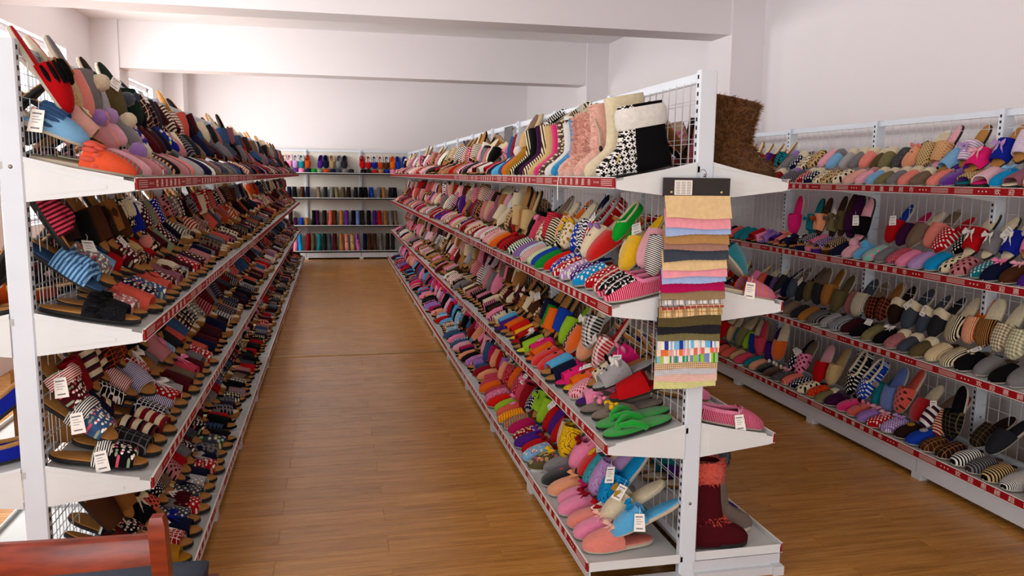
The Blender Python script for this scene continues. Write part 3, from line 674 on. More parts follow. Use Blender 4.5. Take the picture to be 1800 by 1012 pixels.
# tier: (distance of toe behind the lip, height above the shelf, pitch in degrees)
T3 = dict(A=(.012, .0, None), B=(.125, .062, 28), C=(.205, .145, 54)); T2 = dict(A=(.012, .0, None), B=(.15, .06, 46))
def stock(side, i, tier, spec, y0, step, y1, y2, fill, rack, tiers, opts={}):
    """spec: hand-listed shoes from the near end; fill(rng, y) continues the row; past y1 the row goes on in the bulk mesh to y2"""
    rg = random.Random('%s%d%s' % (rack, i, tier)); toks = [t.split() for t in spec.split(';') if t.strip()]
    rowname = {'A': 'front row', 'B': 'back row' if tiers is T2 else 'middle row', 'C': 'back row'}[tier]
    cl = 0; cyaw = cdu = cph = 0; csc = 1; ctk = None
    y = y0; n = 0; sg = side.sg; base_rot = 0 if sg > 0 else math.pi
    while y < y2:
        st = step*rg.uniform(.93, 1.07); yc = y
        if n < len(toks): tk = toks[n]
        else:
            if cl <= 0:      # stock comes in runs of one size and one way of leaning
                cl = rg.randint(2, 6); cyaw = rg.gauss(0, 9); cdu = rg.uniform(0, .03); cph = rg.gauss(0, 8); csc = rg.choice((1, 1, 1.03, .93, .84)); ctk = fill(rg, y, tier, i).split()
            cl -= 1; tk = fill(rg, y, tier, i).split()
            if rg.random() < .55: tk = [ctk[0], tk[1]]+ctk[2:]
            if tier != 'A' and rg.random() < .05: tk = ['X', 'x']
        kind, c1 = tk[0], tk[1]; pat, c2 = (tk[2].split(':')+['white'])[:2] if len(tk) > 2 and tk[2] != '-' else ('-', 'white')
        deco, dc = (tk[3].split(':')+['white'])[:2] if len(tk) > 3 and tk[3] != '-' else ('', 'white'); ex = tk[4:] 
        u, dz, ph = tiers[tier]
        base = 0 if i == 3 else math.degrees(math.atan(TILT))
        flat = ph is None; scl = 1; knit = False; ph = base if flat else ph+rg.uniform(-8, 8); roll = 0 if flat else math.radians(rg.uniform(-7, 7)); fz = False; ins = None; yaw = rg.gauss(0, 6 if flat else 9); tagd = False
        for e in ex:
            if e[0] == 'p': ph = float(e[1:])
            elif e[0] == 'u': u = float(e[1:])
            elif e[0] == 'z': dz = float(e[1:])
            elif e[0] == 'y': yc += float(e[1:])
            elif e[0] == 'w': yaw = float(e[1:])
            elif e[0] == 'r': roll = math.radians(float(e[1:]))
            elif e == 'k': knit = True
            elif e == 'f': fz = True
            elif e == 't': tagd = True
            elif e[0] == 'i': ins = e[1:]
            elif e[0] == 's': scl = float(e[1:])
        if n >= len(toks): yaw += cyaw*(.6 if flat else 1); u += cdu; scl = csc; ph += 0 if flat else cph; st *= csc**.5
        if kind != 'X':
            x, z = side.pt(i, max(.004, u+rg.uniform(-.008, .022 if flat else .03)), dz+(0 if flat else rg.uniform(-.012, .016)))
            if kind in 'BG' and tier == 'A': x, z = side.pt(i, u, dz)
            rz = base_rot+math.radians(yaw)
            if n >= len(toks): tagd = rg.random() < .25; fz = rg.random() < .3
            sc = rg.uniform(.95, 1.03)*opts.get('scale', 1)*(.84 if kind == 'G' else 1)*scl
            if y < y1:
                where = opts.get('where', '%s from near end, %s, %s, %s') % (ordn(n+1), rowname, SHELF[i], rack)
                ob = footwear(kind, c1, pat, c2, deco, dc, (x, yc, z+.001), rz, math.radians(ph), where, 'shoes on %s of %s' % (SHELF[i], rack), fz, ins, roll, sc, (2 if n < 1 else 1) if tagd else 0, rg)
                if knit: put('knit_panel', dmesh('panel'), fabric('black', 'nordic', 'white'), ob)
            else:
                BULK.add(kind, c1, c2, ins or ('cork' if kind in 'OK' else 'cream'), 0 if pat == '-' else (2 if pat in ('dots', 'floral', 'leopard', 'print', 'bigdots', 'tinydots') else 1), (x, yc, z+.001), rz, math.radians(ph), sc)
        y += st; n += 1
def filler(kinds, cols, pats, decs, p_pat=.35, p_dec=.3, c2s=('white', 'cream', 'black', 'pink')):
    def f(rg, y, tier, i):
        k = rg.choice(kinds); c = rg.choice(cols); p = '-'
        if rg.random() < p_pat: p = rg.choice(pats)+':'+rg.choice(c2s)
        d = '-'
        if rg.random() < p_dec: d = rg.choice(decs)+':'+rg.choice(('white', 'pink', 'red', 'gold', 'grey', 'purple'))
        return '%s %s %s %s' % (k, c, p, d)
    return f
F_L1 = filler('MMMMO', 'dustpink grey maroon charcoal navy cream brown red black taupe mauve burgundy coral grey slate denim'.split(), ['plaid', 'stripe', 'heather', 'floral'], ['pom', 'bow', 'braid', 'cuff'], c2s=('cream', 'black', 'dustpink', 'grey', 'burgundy', 'black'))
F_L2 = filler('OOOKW', 'coral maroon navy black grey dustpink red burgundy taupe cream slate brown mauve burnt'.split(), ['floral', 'dots', 'leopard', 'plaid', 'print'], ['bow', 'flower', 'button'], .5, c2s=('cream', 'black', 'dustpink', 'grey', 'burgundy', 'black'))
F_L3 = filler('OOOW', 'maroon grey navy black red lightgrey coral slate darkbrown burgundy denim crimson dustpink'.split(), ['lattice', 'bands', 'dots', 'plaid', 'floral', 'finestripe'], ['bow', 'flower'], .45, c2s=('cream', 'black', 'dustpink', 'grey', 'burgundy', 'black'))
F_L4 = filler('OOOW', 'navy maroon slate grey denim black taupe red dustpink charcoal burgundy'.split(), ['dots', 'floral', 'print', 'tinydots'], ['bow', 'button'], .5, c2s=('cream', 'black', 'dustpink', 'grey', 'burgundy', 'black'))
F_C1 = filler('MMMO', 'pink black cream brown tan lightpink charcoal red white grey dustpink'.split(), ['stripe', 'leopard', 'dots', 'zebra'], ['bow', 'pom', 'cuff'], .35)
F_C2 = filler('MMMO', 'cream tan red pink purple brown dustpink white mauve lightpink grey beige coral crimson'.split(), ['leopard', 'stripe', 'zebra', 'dots'], ['bow', 'flower'], .3)
F_C3 = filler('MOO', 'tan brown cream dustpink grey camel pink lightgrey taupe black maroon rose'.split(), ['stripe', 'leopard', 'gingham', 'plaid'], ['ears', 'bow', 'button'], .3, .25)
F_C4 = filler('MMO', 'pink red rose hotpink black crimson navy lilac peach magenta denim lightpink sky'.split(), ['dots', 'print', 'embroid', 'stripe'], ['bow', 'flower', 'ears'], .3)
F_R = filler('MMO', 'navy pink grey red purple coral lilac teal beige maroon'.split(), ['dots', 'stripe', 'gingham'], ['bow', 'cuff'], .4)
F_X = filler('MMO', 'pink red hotpink coral teal blue orange purple salmon cream'.split(), ['dots', 'stripe'], ['bow'], .2, .1)
RL, RC, RR = 'left rack', 'centre rack', 'wall rack'
# left rack, aisle side
Y1L = 4.02; YE = 13.2
L = lambda i, t, spec, fill: stock(S_L, i, t, spec, 2.57, .108, Y1L, YE, fill, RL, T3, dict(scale=1.07))
L(0, 'A', 'M brightcoral - braid:coral u.012; M sage stripe:rose -; M lightpink - - f; M dustpink - pom:lilac f; M red floral:white pom:ivory f; M grey - -; M peach stripe:black -; M black - -; M dustpink - - f; M grey heather:slate cuff:dustpink; M salmon - -; M lightgrey - cuff:black; M taupe - -; M navy - -; M white - -', F_L1)
L(0, 'B', 'M lightblue - ruffle:denim t w4; O blush - flower:ivory f; M dustpink - pom:lilac f; M salmon - pom:salmon t f; M lightpink - pom:lavender t f; M grey - pom:ivory f; M red floral:white pom:ivory t f; M royal print:white - t; M maroon - -; M burgundy - button:grey; M navy - -; M maroon stripe:burgundy -; M royal print:white -; M dustpink - - t', F_L1)
L(0, 'C', 'M red - ruffle:black; M beige heather:tan braid:camel f icream; M salmon - - f isalmon; M grey - pom:ivory; M lightgrey - -; M red - - f ilightpink; M olive - - idarkbrown p60 t; M charcoal - pom:slate p62; M darkgreen - flower:slate p60 idarkgreen; M black - -; M maroon plaid:cream - t; M charcoal plaid:cream - ; M black plaid:dustpink -; M charcoal - -', F_L1)
L(1, 'A', 'O black heather:charcoal braid:black w3; O dustpink floral:coral bow:coral; O coral - - ; O navy floral:coral -; O denim floral:coral -; O coral - flower:coral; O maroon floral:mauve -; O mauve - flower:maroon; O maroon leopard:cream ruffle:cream; O lightgrey leopard:black -; O maroon - -; O red dots:white -; O plum - -; O maroon dots:cream -', F_L2)
L(1, 'B', 'K denim stripe:lightblue - p34 idenim; K grey floral:coral - t; O black - bow:black; O lightblue - flower:denim t; O red - flower:maroon; O maroon floral:pink - t; O burgundy leopard:beige ruffle:beige; O charcoal dots:white -; O red - pom:salmon; O black leopard:cream -; O maroon - -; O sage - -; O maroon dots:white -; O cream leopard:maroon -', F_L2)
L(1, 'C', 'K rose stripe:maroon - p62 z.17; O darkbrown - - p58; O black - - p60; O brown - - p58; O darkbrown - bow:brown; O camel - - p60; O brown - - p56 t; O black leopard:cream ruffle:cream t; O royal - - p55 t; O blue tinydots:white -; O maroon dots:white -; O sage - -; O red tinydots:white -; O royal tinydots:white -', F_L2)
L(2, 'A', 'O black floral:rose cuff:black+white t w3; O charcoal plaid:grey -; O black bands:cream -; O crimson bands:cream -; O navy lattice:white - ; O royal finestripe:white -; O red dots:white bow:white; O lightgrey - flower:grey; O maroon - -; O taupe - -; O rose - bow:pink; O maroon - -; O grey - -; O red floral:white -', F_L3)
L(2, 'B', 'O denim floral:rose cuff:charcoal+white t p34; O navy - -; O black bands:cream - ; O black lattice:white -; O red finestripe:white -; O royal finestripe:white -; O red lattice:white bow:white; O camel - bow:black t; O grey - -; O dustpink - flower:pink; O lightblue dots:white - t; O charcoal - -; O coral - -; O denim - -', F_L3)
L(2, 'C', 'O maroon floral:rose cuff:red+white t p55; O crimson - - p58; O charcoal bands:cream - p60; O black bands:cream -; O darkbrown lattice:burnt -; O brown lattice:burnt finestripe; O black - - ; O black lattice:orange - ; O coral - flower:cream; O dustpink - -; O black - -; O red - -; O grey - -; O lightblue - -', F_L3)
L(3, 'A', 'X x; O charcoal - -; O mustard - - imustard; O red lattice:white bow:white; O navy - bow:royal; O slate dots:white bow:grey; O red dots:white ruffle:maroon t; O slate dots:cream bow:navy; O lightgrey dots:white -; O navy - -; O red floral:grey bow:lightgrey; O navy - bow:navy; O grey leopard:charcoal -; O slate print:white -; O black - -', F_L4)
L(3, 'B', 'X x; O maroon - -; O black floral:grey bow:cream; O black - bow:ivory; O coral dots:black bow:black; O black tinydots:white -; O taupe - bow:black; O dustpink dots:black -; O red - -; O grey - -; O charcoal floral:mauve -; O maroon - -; O slate - -; O black floral:rose -; O taupe - -', F_L4)
L(3, 'C', 'X x; O brown - -; O camel - -; O charcoal - -; O olive - -; O slate - -; O brown - -; O black - -; O grey - -; O darkbrown - -; O maroon - -; O charcoal - -; O taupe - -; O navy - -', F_L4)

# centre rack, aisle side
Y1C = 4.75
C = lambda i, t, spec, fill, y0=2.6, st=.098: stock(S_C, i, t, spec, y0, st*1.04, Y1C, 12.9, fill, RC, T2, dict(scale=1.08))
C(0, 'A', 'G cyan - - f w6; G white - - f; G brown leopard:cream - f; G hotpink - - f; G beige - - ; G brown stripe:cream -; G plum - - ; G black - -; G black stripe:cream - ; B mustard - -; B orange - pom:white; B denim - -; M black stripe:white -; M sky - cuff:white', F_C1, 3.33, .1)
C(0, 'B', 'X x; B cream - - f p35; B charcoal stripe:cream - p35; B white - - f p35; B cream - - f p35; B black - - p30; B black stripe:white - p35; M red dots:white - p60; M beige - - p66; M lightgrey - - p66; M crimson - - p60; M denim - - p60', F_C1, 3.5, .11)
C(1, 'A', 'H pink finestripe:red collar:pink ipink w4 k; H pink finestripe:red collar:pink ipink w4 k; M red nordic:white -; M red dots:white -; M cyan dots:white -; M purple dots:white -; M lavender floral:purple -; M red floral:white -; M blue floral:white -; M scarlet - -; M green - -; M blue - -; M lime finestripe:white -; M red finestripe:white -; M lightblue finestripe:white -; M lavender finestripe:purple -; M black stripe:white -; M green stripe:white -; M red stripe:black -; M red - bow:red; M crimson - -; M orange - -; M peach - -', F_C2, 2.585, .096)
C(1, 'B', 'M black finestripe:white - p66; M lightpink - - f p50 ipink; M yellow - - f p50 iyellow; M cream - flower:green f p44 t ; H bright - collar:cream p50 z.15 icream s.62; M scarlet - - p32 u.09 f; M cream - ears:lilac p40 u.12; H red nordic:white collar:lightgrey ilightgrey p50 t; M navy zebra:white - p62; M blue dots:white - p58; M cream bigdots:mustard ears:yellow p50; M cream zebra:black flower:yellow; M orange zebra:cream -; M cream stripe:black - p52; M red stripe:rose - p55; M cream leopard:brown -; M rose - bow:pink iburgundy; M black - -; O beige - - p70 ibeige; O tan - - p72 itan; O beige - - p72; M red stripe:crimson - p65; M brown leopard:black -; M beige leopard:brown -', F_C2, 2.575, .097)
C(2, 'A', 'T bright - - f w5; T bright - - f u.02 w2; T taupe - bone:yellow f; T taupe - bone:pink f u.02; O pink - bone:hotpink f ipurple; M lightpink tinydots:crimson bow:coral; O orange - button:brown iyellow t; O hotpink - ears:magenta ihotpink; O navy - -; O sky - -; M scarlet - button:black f; M scarlet - button:black f; O orange - - iorange; O hotpink - flower:pink ; O lime - - ilemon; O black - bow:white; O red - - ired; O yellow - - iyellow; O scarlet - -; O orange - -; O purple - - ipurple; O sky - -; O ivory - ears:black f', F_C3, 2.575, .094)
C(2, 'B', 'X x; X x; O red - - ired p20 u.10 ; O lightgrey - ears:white p22 t u.06 f ilightgrey; O ivory - ears:black p24 u.06; O hotpink - ears:pink p30; M red gingham:white bow:white p58 ired; M black gingham:white bow:white p66 z.12 icream; M peach - - f p46; M orange - - f p44; M black dots:white -; M lime - - p50; O blue - - p58; O orange - - p55; O green - - p55; O navy - - p58; O camel - ears:brown; O ivory - ears:black f; O brown - button:gold t; O ivory - ears:black; O camel - ears:maroon t; O maroon - - t', F_C3, 2.575, .096)
C(3, 'A', 'M salmon - bow:palepink f w6 isalmon; M pink - bow:palepink f w6 ipink; M salmon - bow:red f t isalmon; M pink - bow:crimson f ipink; M pink - bow:magenta f ipink; M peach - bow:peach f ipeach; M charcoal - button:rose f; M grey - button:coral f u.06 z.02; M olive print:orange bow:yellow; M lightblue print:white -; M red - bow:crimson; M purple - bow:violet; M crimson leopard:cream -; M magenta - -; M teal stripe:orange -; M orange stripe:yellow -; M coral - flower:pink; M lime - bow:pink; M scarlet - -; M pink embroid:black -; M rose embroid:black -; M orange - -', F_C4, 2.60, .098)
C(3, 'B', 'M sky - bow:cyan t p30 f isky w-16 u.13 z.05; M ivory - bow:gold t p34 f iivory w-14 u.13 z.055; M cyan embroid:royal - p50 icyan t; M lavender embroid:mauve - p46; M aqua embroid:slate - p40; M scarlet - flower:yellow p26 t f; H pink - bow:crimson p42; M yellow embroid:brown - p60 ; M ivory embroid:brown - p60; M red - - ; M purple - -; M red - - t; M lime - -; O lime - bow:lime; M navy tinydots:white -; M crimson - -; M rose - bow:pink t; M magenta dots:gold -; M cyan - -; M orange - -', F_C4, 2.60, .1)

# wall rack
Y1R = 4.95; YR2 = 8.4
W = '%s from right, %s, %s, %s'
R = lambda i, t, spec, y0=2.82, st=.095, fill=F_R, y2=YR2: stock(S_R, i, t, spec, y0, st, Y1R, y2, fill, RR, T2, dict(where=W, scale=1.01))
R(0, 'A', 'O cream - bow:white; O mauve - - icream; M cyan - bow:lightblue; O pink finestripe:white - ihotpink; O beige tinydots:brown - iteal; M violet - ears:purple f; M salmon - -; M taupe - cuff:cream; M salmon - cuff:cream; M grey - cuff:cream; M khaki - cuff:cream; M lightblue - cuff:cream; M lightpink - cuff:dustpink; M blush - -; M cream bigdots:black -; M beige leopard:black -; M cream leopard:brown -; M navy dots:white cuff:cream; M red dots:white cuff:cream; M grey stripe:charcoal -; M grey stripe:slate cuff:lilac; M crimson - cuff:cream; M burgundy - cuff:cream')
R(0, 'B', 'O coral - - p50; O lavender finestripe:white - p55; O royal - bow:lavender p52; O hotpink - bow:lightpink u.09 z.05 p35; O lavender stripe:white bow:lavender p58; O lightblue - - u.09 z.05 p32; O beige tinydots:coral - p60 ilightpink; M beige tinydots:brown - p46; M peach - ears:salmon p36 f; M charcoal heather:grey - p36; M khaki - cuff:cream p28; M olive - cuff:cream p28; M salmon - cuff:cream p28; M grey - cuff:cream p28; M lightgrey - cuff:cream p26; M lightblue - cuff:grey p26; M lightpink - - p26; M beige leopard:brown - p26; M cream leopard:brown - p26; M navy dots:white cuff:cream p26; M grey - cuff:lilac p26', 2.93, .1)
R(1, 'A', 'M purple - bow:pink; M brown - bow:lightpink; M navy - bow:pink; M teal dots:white -; M dustpink bigdots:maroon -; M cream bigdots:black -; M cyan - -; M lavender - -; M pink - -; M coral tinydots:blue -; M grey - - ; M mint bigdots:pink -; M sky - pom:sky f; M lightpink - pom:lightpink f; M navy - -; W brown tinydots:cream - ; W purple tinydots:white -; W pink tinydots:maroon -; W navy tinydots:white -; O darkbrown - button:white; O navy - button:white; O salmon - bow:salmon isalmon; O purple - button:silver; O lilac - bow:lilac ililac; O pink - bow:pink; O red - button:white ired'.replace('silver', 'grey'), 2.8, .093)
R(1, 'B', 'O pink - bow:lightgrey t p50; O royal - bow:white p52 icream t; O grey - bow:white p52 icream; O red - bow:white p54 icream; M black dots:white - p30 ired; M red dots:white - p42 ired; M salmon - - p46; M taupe - - p44; M plum - - p44 imagenta; M red - - p56 iblue t; X x; O black - - p72 ilightpink t; O plum - - p74 iplum; O olive - bow:olive p72 ibrown t; O khaki - bow:taupe p72 ibrown; O peach - bow:burnt p72 ibrown; O teal - bow:teal p72 iteal; X x; M hotpink - - p80 ihotpink; X x; X x; X x', 2.93, .1, y2=4.9)
R(2, 'A', 'M grey - -; M black - -; M grey - -; M black - button:beige t; M cream pinstripe:black -; M beige pinstripe:cream -; M olive - cuff:cream; M slate - cuff:cream; M dustpink heather:brown cuff:cream; M black - bow:white; M khaki - -; M black - - t; M burgundy - -; M slate pinstripe:lightgrey -; M grey pinstripe:lightgrey -; M charcoal pinstripe:grey -; M camel - -; M charcoal - -; M taupe - -; M slate - -; M charcoal - -', 2.8, .1)
R(2, 'B', 'M sage gingham:cream - p56; M taupe gingham:cream - p56 icream; M tan pinstripe:black - p58 icream; M orange pinstripe:cream - p58; M black pinstripe:cream - p56 icream; M charcoal - cuff:cream p50; M slate - cuff:cream p52 t; M slate - cuff:cream p52 t; M darkbrown - cuff:cream p54; M maroon plaid:camel - p56 icamel; M darkbrown plaid:burnt - p54; M slate minicheck:cream - p50; M dustpink minicheck:brown - p50 idarkbrown; M olive - - p60; M camel - - p60; M charcoal - - p66; M olive - - p60; M charcoal - - t p50; M slate - - p50; M navy - - p40; M charcoal - - p40', 2.93, .1)
R(3, 'A', 'M black finestripe:white -; M black stripe:beige -; M charcoal stripe:grey -; M black stripe:white -; M darkbrown plaid:tan -; M brown plaid:tan -; M blue - flower:lightgrey; M darkbrown - flower:mustard; M lilac tinydots:white bow:lavender; M red dots:white bow:lightpink; M lilac - bow:lightpink; M coral - ears:pink f; M hotpink - ears:black f; M plum - cuff:plum; M khaki - cuff:cream; M scarlet embroid:gold -; M cream bigdots:black -; M navy dots:white -; M coral stripe:salmon -; M charcoal heather:grey bow:lightpink; M brown - ears:cream f; M black - ears:white f; M peach - - f; M teal - -; M rose - -', 2.72, .098)
R(3, 'B', 'M charcoal - - p40; M darkbrown plaid:olive - p30; M black plaid:olive - p78; M red stripe:cream - p44; M navy bands:white - p44 t; M red - - p44 f; M coral bigdots:maroon - p60 f; M periwinkle - - p62 f; M teal - bow:lightgrey p52; H blue dots:white collar:cream p56; H black dots:white collar:cream p62; X x; M beige - - p62; M red - - p62 ilightpink; X x; M pink bigdots:maroon - p50 t; M navy bigdots:white - p52 t; X x; M orange - - p70 f; M purple - - p68; M rose - - p78 f irose; M blue - - p72 f; M lime - - p40 f; M khaki - - p50', 2.95, .1)
for i in (1, 2, 3): stock(S_C, i, 'C', '', Y1C+.1, .11, 0, 12.9, (F_C2, F_C3, F_C4)[i-1], RC, T3)
# the wall rack goes on towards the viewer, out of frame
for i in range(4):
    for t in 'AB': stock(S_R, i, t, '', .7, .1, 0, 2.66 if t == 'A' else 2.76, F_R, RR, T2)
# the far side of the centre rack, seen through its wire panels, and the window side of the left rack
for i in range(3): 
    for t in 'AB': stock(S_CR, i, t, '', 2.95, .105, 0, 7.6, F_X, RC, T2)
stock(S_CR, 3, 'A', '', 3.1, .105, 0, 6.0, F_X, RC, T2)
for i in range(3):
    for t in 'AB': stock(S_LL, i, t, '', 2.6 if i < 2 else 3.2, .11, 2.95, 5.9, F_L2, 'window-side left rack', T2)
BULK.build('assorted_slippers', 'dense mass of assorted slippers crowding the far bays of the shelf racks', 'slippers')
print('COUNT', COUNT)

# ------------------------------------------------------------------ boots and end-of-rack pieces built one by one
def boot(label, side, i, y, u, h, shaft, upper_mat, sole_mat, group, fur=None, cuff_fur=None, cuff=None, yaw=0, flare=.0, w=.045, L=SL, pitch=None, extra=None, ankle=None):
    x, z = side.pt(i, u); o = empty('boot', (x, y, z+.001)); p = (0 if i == 3 else math.atan(TILT)) if pitch is None else math.radians(pitch)
    o.rotation_euler = (Matrix.Rotation((0 if side.sg > 0 else math.pi)+math.radians(yaw), 3, 'Z') @ Matrix.Rotation(p, 3, 'Y')).to_euler()
    tag(o, label, 'boot', group); r = boot_rings(h, shaft, flare, w, L)
    put('upper', stack(MB(), r, 24).mesh('upper', True), upper_mat, o)
    so = MB(); ou = [(x*L/SL, y*1.04) for x, y in outline(28)]; so.prism(ou, 'z', -.001, .012); put('sole', so.mesh('sole', True), sole_mat, o)
    if fur: put('fur', fur_spikes(MB(), r, *fur[:4], **fur[4]).mesh('fur'), fur[5], o)['kind'] = 'stuff'
    if cuff:      # rolled fleece cuff: (z0, z1, material, bulge)
        z0, z1, mt, bl = cuff; rr = []
        for k in range(6):
            a = k/5; zz = z0+(z1-z0)*a; q = [np.interp(zz, [t[0] for t in r], [t[j] for t in r]) for j in (1, 2, 3)]; g = bl*math.sin(math.pi*min(1, max(0, a*.9+.05)))**.5
            rr.append((zz, q[0]-g, q[1]+g, q[2]+g))
        put('cuff', stack(MB(), rr, 24, .02).mesh('cuff', True), mt, o)
    if cuff_fur: put('fur_cuff', fur_spikes(MB(), r, *cuff_fur[:4], **cuff_fur[4]).mesh('fur_cuff'), cuff_fur[5], o)['kind'] = 'stuff'
    if ankle: put('ankle_fur', fur_spikes(MB(), r, *ankle[:4], **ankle[4]).mesh('ankle_fur'), ankle[5], o)['kind'] = 'stuff'
    if extra: extra(o)
    return o
fz = lambda c: fabric(c, fuzzy=True)
GB = 'boots at the end of the centre rack'
def chevron(o):
    m = MB(); P = [(-.075, -.038, .072), (-.062, -.045, .05), (-.083, -.0455, .036), (-.115, -.046, .042)]
    m.tube(P, .0028, 6); m.tube([(-p[0]*0+p[0], -p[1], p[2]) for p in P], .0028, 6); put('trim_cord', m.mesh('trim_cord', True), plain('gold_cord', 'c9a63a', .4), o)
boot('black felt boot with snowflake knit front and white fleece cuff, nearest on top shelf', S_C, 0, 2.69, .004, .232, .165, fabric('black', 'nordicfront', 'white', 'xz'), M_SOLE_B, GB, cuff=(.150, .222, fz('white'), .013), L=.285, w=.05, yaw=4, extra=chevron)
boot('plain cream fleece boot standing behind the black snowflake boot', S_C, 0, 2.83, .004, .272, .15, fz('cream'), M_SOLE_W, GB, yaw=3, L=.275)
def cord(o):
    m = MB(); m.tube([(-.10, .03, .21), (-.105, .045, .16), (-.10, .05, .10)], .0035, 6); put('drawcord', m.mesh('drawcord', True), M_SOLE_W, o)
    b = MB(); b.ball((-.10, .05, .095), .008, 8, 6, (1, 1, 1.6)); put('toggle', b.mesh('toggle', True), M_SOLE_B, o)
PF = fabric('palepink'); BF = fabric('palepink')
boot('tall salmon pink plush boot with hanging drawcord and toggle', S_C, 0, 2.98, .01, .262, .155, fz('palepink'), M_SOLE_W, GB, fur=(.03, .26, 1500, .012, dict(seed=1), PF), yaw=5, extra=cord)
boot('shaggy pale pink fur boot beside the drawcord boot', S_C, 0, 3.11, .005, .24, .15, fz('palepink'), M_SOLE_W, GB, fur=(.03, .24, 2400, .024, dict(seed=2), BF), yaw=2)
boot('shaggy pale pink fur boot next to the cyan fleece boot', S_C, 0, 3.23, .015, .225, .15, fz('palepink'), M_SOLE_W, GB, fur=(.08, .225, 2400, .028, dict(seed=4), BF), yaw=-3)
HEX['chestnut'] = '7d5836'; BR = fabric('chestnut'); BR2 = fabric('tan')
o = boot('shaggy dark brown fur boot at far side of the middle upright', S_CR, 0, 2.63, .0, .25, .15, fz('chestnut'), M_SOLE_B, GB, fur=(.012, .25, 5200, .024, dict(seed=6, wid=.0018), BR), yaw=-2, flare=.025, L=.29, w=.052)
put('guard_hair', fur_spikes(MB(), boot_rings(.25, .15, .025, .052, .29),   .03, .25, 700, .032, wid=.001, seed=8).mesh('guard_hair'), BR2, o)['kind'] = 'stuff'
CF = fabric('salmon'); GF = fabric('taupe')
boot('dark red suede boot with coral fur cuff, on base shelf by the upright', S_CR, 3, 2.56, .11, .32, .135, fabric('maroon'), M_SOLE_B, GB, cuff=(.245, .322, fz('coral'), .008), cuff_fur=(.245, .325, 1900, .022, dict(seed=9), fabric('coral')), ankle=(.085, .115, 260, .018, dict(seed=10), fabric('coral')), yaw=-4)
boot('tall grey suede boot with dark fur cuff beside the dark red boot', S_CR, 3, 2.675, .03, .33, .135, fabric('taupe', 'heather', 'grey'), M_SOLE_W, GB, cuff=(.26, .332, fz('slate'), .008), cuff_fur=(.26, .335, 2000, .022, dict(seed=11), fabric('slate')), yaw=-3)
def one(kind, c1, pat, c2, deco, dc, side, i, y, u, dz, pitch, yaw, label, group='shoes at the rack ends', **k):
    x, z = side.pt(i, u, dz); return footwear(kind, c1, pat, c2, deco, dc, (x, y, z+.001), (0 if side.sg > 0 else math.pi)+math.radians(yaw), math.radians(pitch), '', group, label=label, **k)
t0 = math.degrees(math.atan(TILT))
one('M', 'orange', 'stripe', 'lilac', '', '', S_CR, 1, 2.56, .002, 0, t0, -3, 'orange and lilac striped slipper with price tag, right end of the middle rack', tagged=2)
one('M', 'teal', '-', 'white', '', '', S_CR, 1, 2.64, .085, .055, 46, 0, 'plain teal fleece slipper propped behind the orange striped one', fuzzy=True, ins='teal')
one('H', 'pink', 'finestripe', 'crimson', 'collar', 'pink', S_CR, 2, 2.57, .01, 0, t0, -6, 'pink house shoe with fine crimson stripes and price tag on end bracket shelf', tagged=2, ins='pink')
one('M', 'purple', '-', 'white', '', '', S_CR, 3, 2.80, .02, 0, 0, 0, 'dark purple slipper behind the tall grey boot', ins='purple')
one('G', 'rose', '-', 'white', '', '', S_CR, 0, 2.80, .02, 0, t0, 0, 'plain rose fleece boot seen through the mesh behind the black boot', fuzzy=True, scale=.9)
one('G', 'brown', 'leopard', 'black', '', '', S_CR, 0, 2.92, .02, 0, t0, 0, 'brown leopard-spotted boot seen through the mesh at the rack end', scale=.8)
# window side of the left rack
for k, (c, u, dz, p, y) in enumerate((('royal', .02, 0, t0, 2.62), ('royal', .09, .07, 40, 2.66))):
    one('H', c, '-', 'white', '', '', S_LL, 2, y, u, dz, p, 0, ('royal blue house shoe lying flat at the left frame edge', 'royal blue house shoe leaning on the one at the left frame edge')[k], ins='cork', dark_sole=True)
for k, (c, y, dz, p) in enumerate((('scarlet', 2.60, .05, 30), ('teal', 2.78, .0, 0), ('pink', 2.68, .0, 0))):
    one('M', c, '-', 'white', '', '', S_LL, 3, y, .05, dz, p, 0, '%s slipper on base shelf beyond the red chair' % c, ins='cream')
bx = MB(); x, z = S_LL.pt(2, .22); bx.box(x-.05, 2.75, z, x+.16, 3.15, z+.24); bx.box(x-.052, 2.93, z+.2395, x+.162, 2.97, z+.2405); bx.box(x-.052, 2.748, z+.236, x+.162, 2.752, z+.242)
tag(put('cardboard_box', bx.mesh('cardboard_box'), fabric('camel')), 'plain brown cardboard box on the window side of the left rack', 'box')

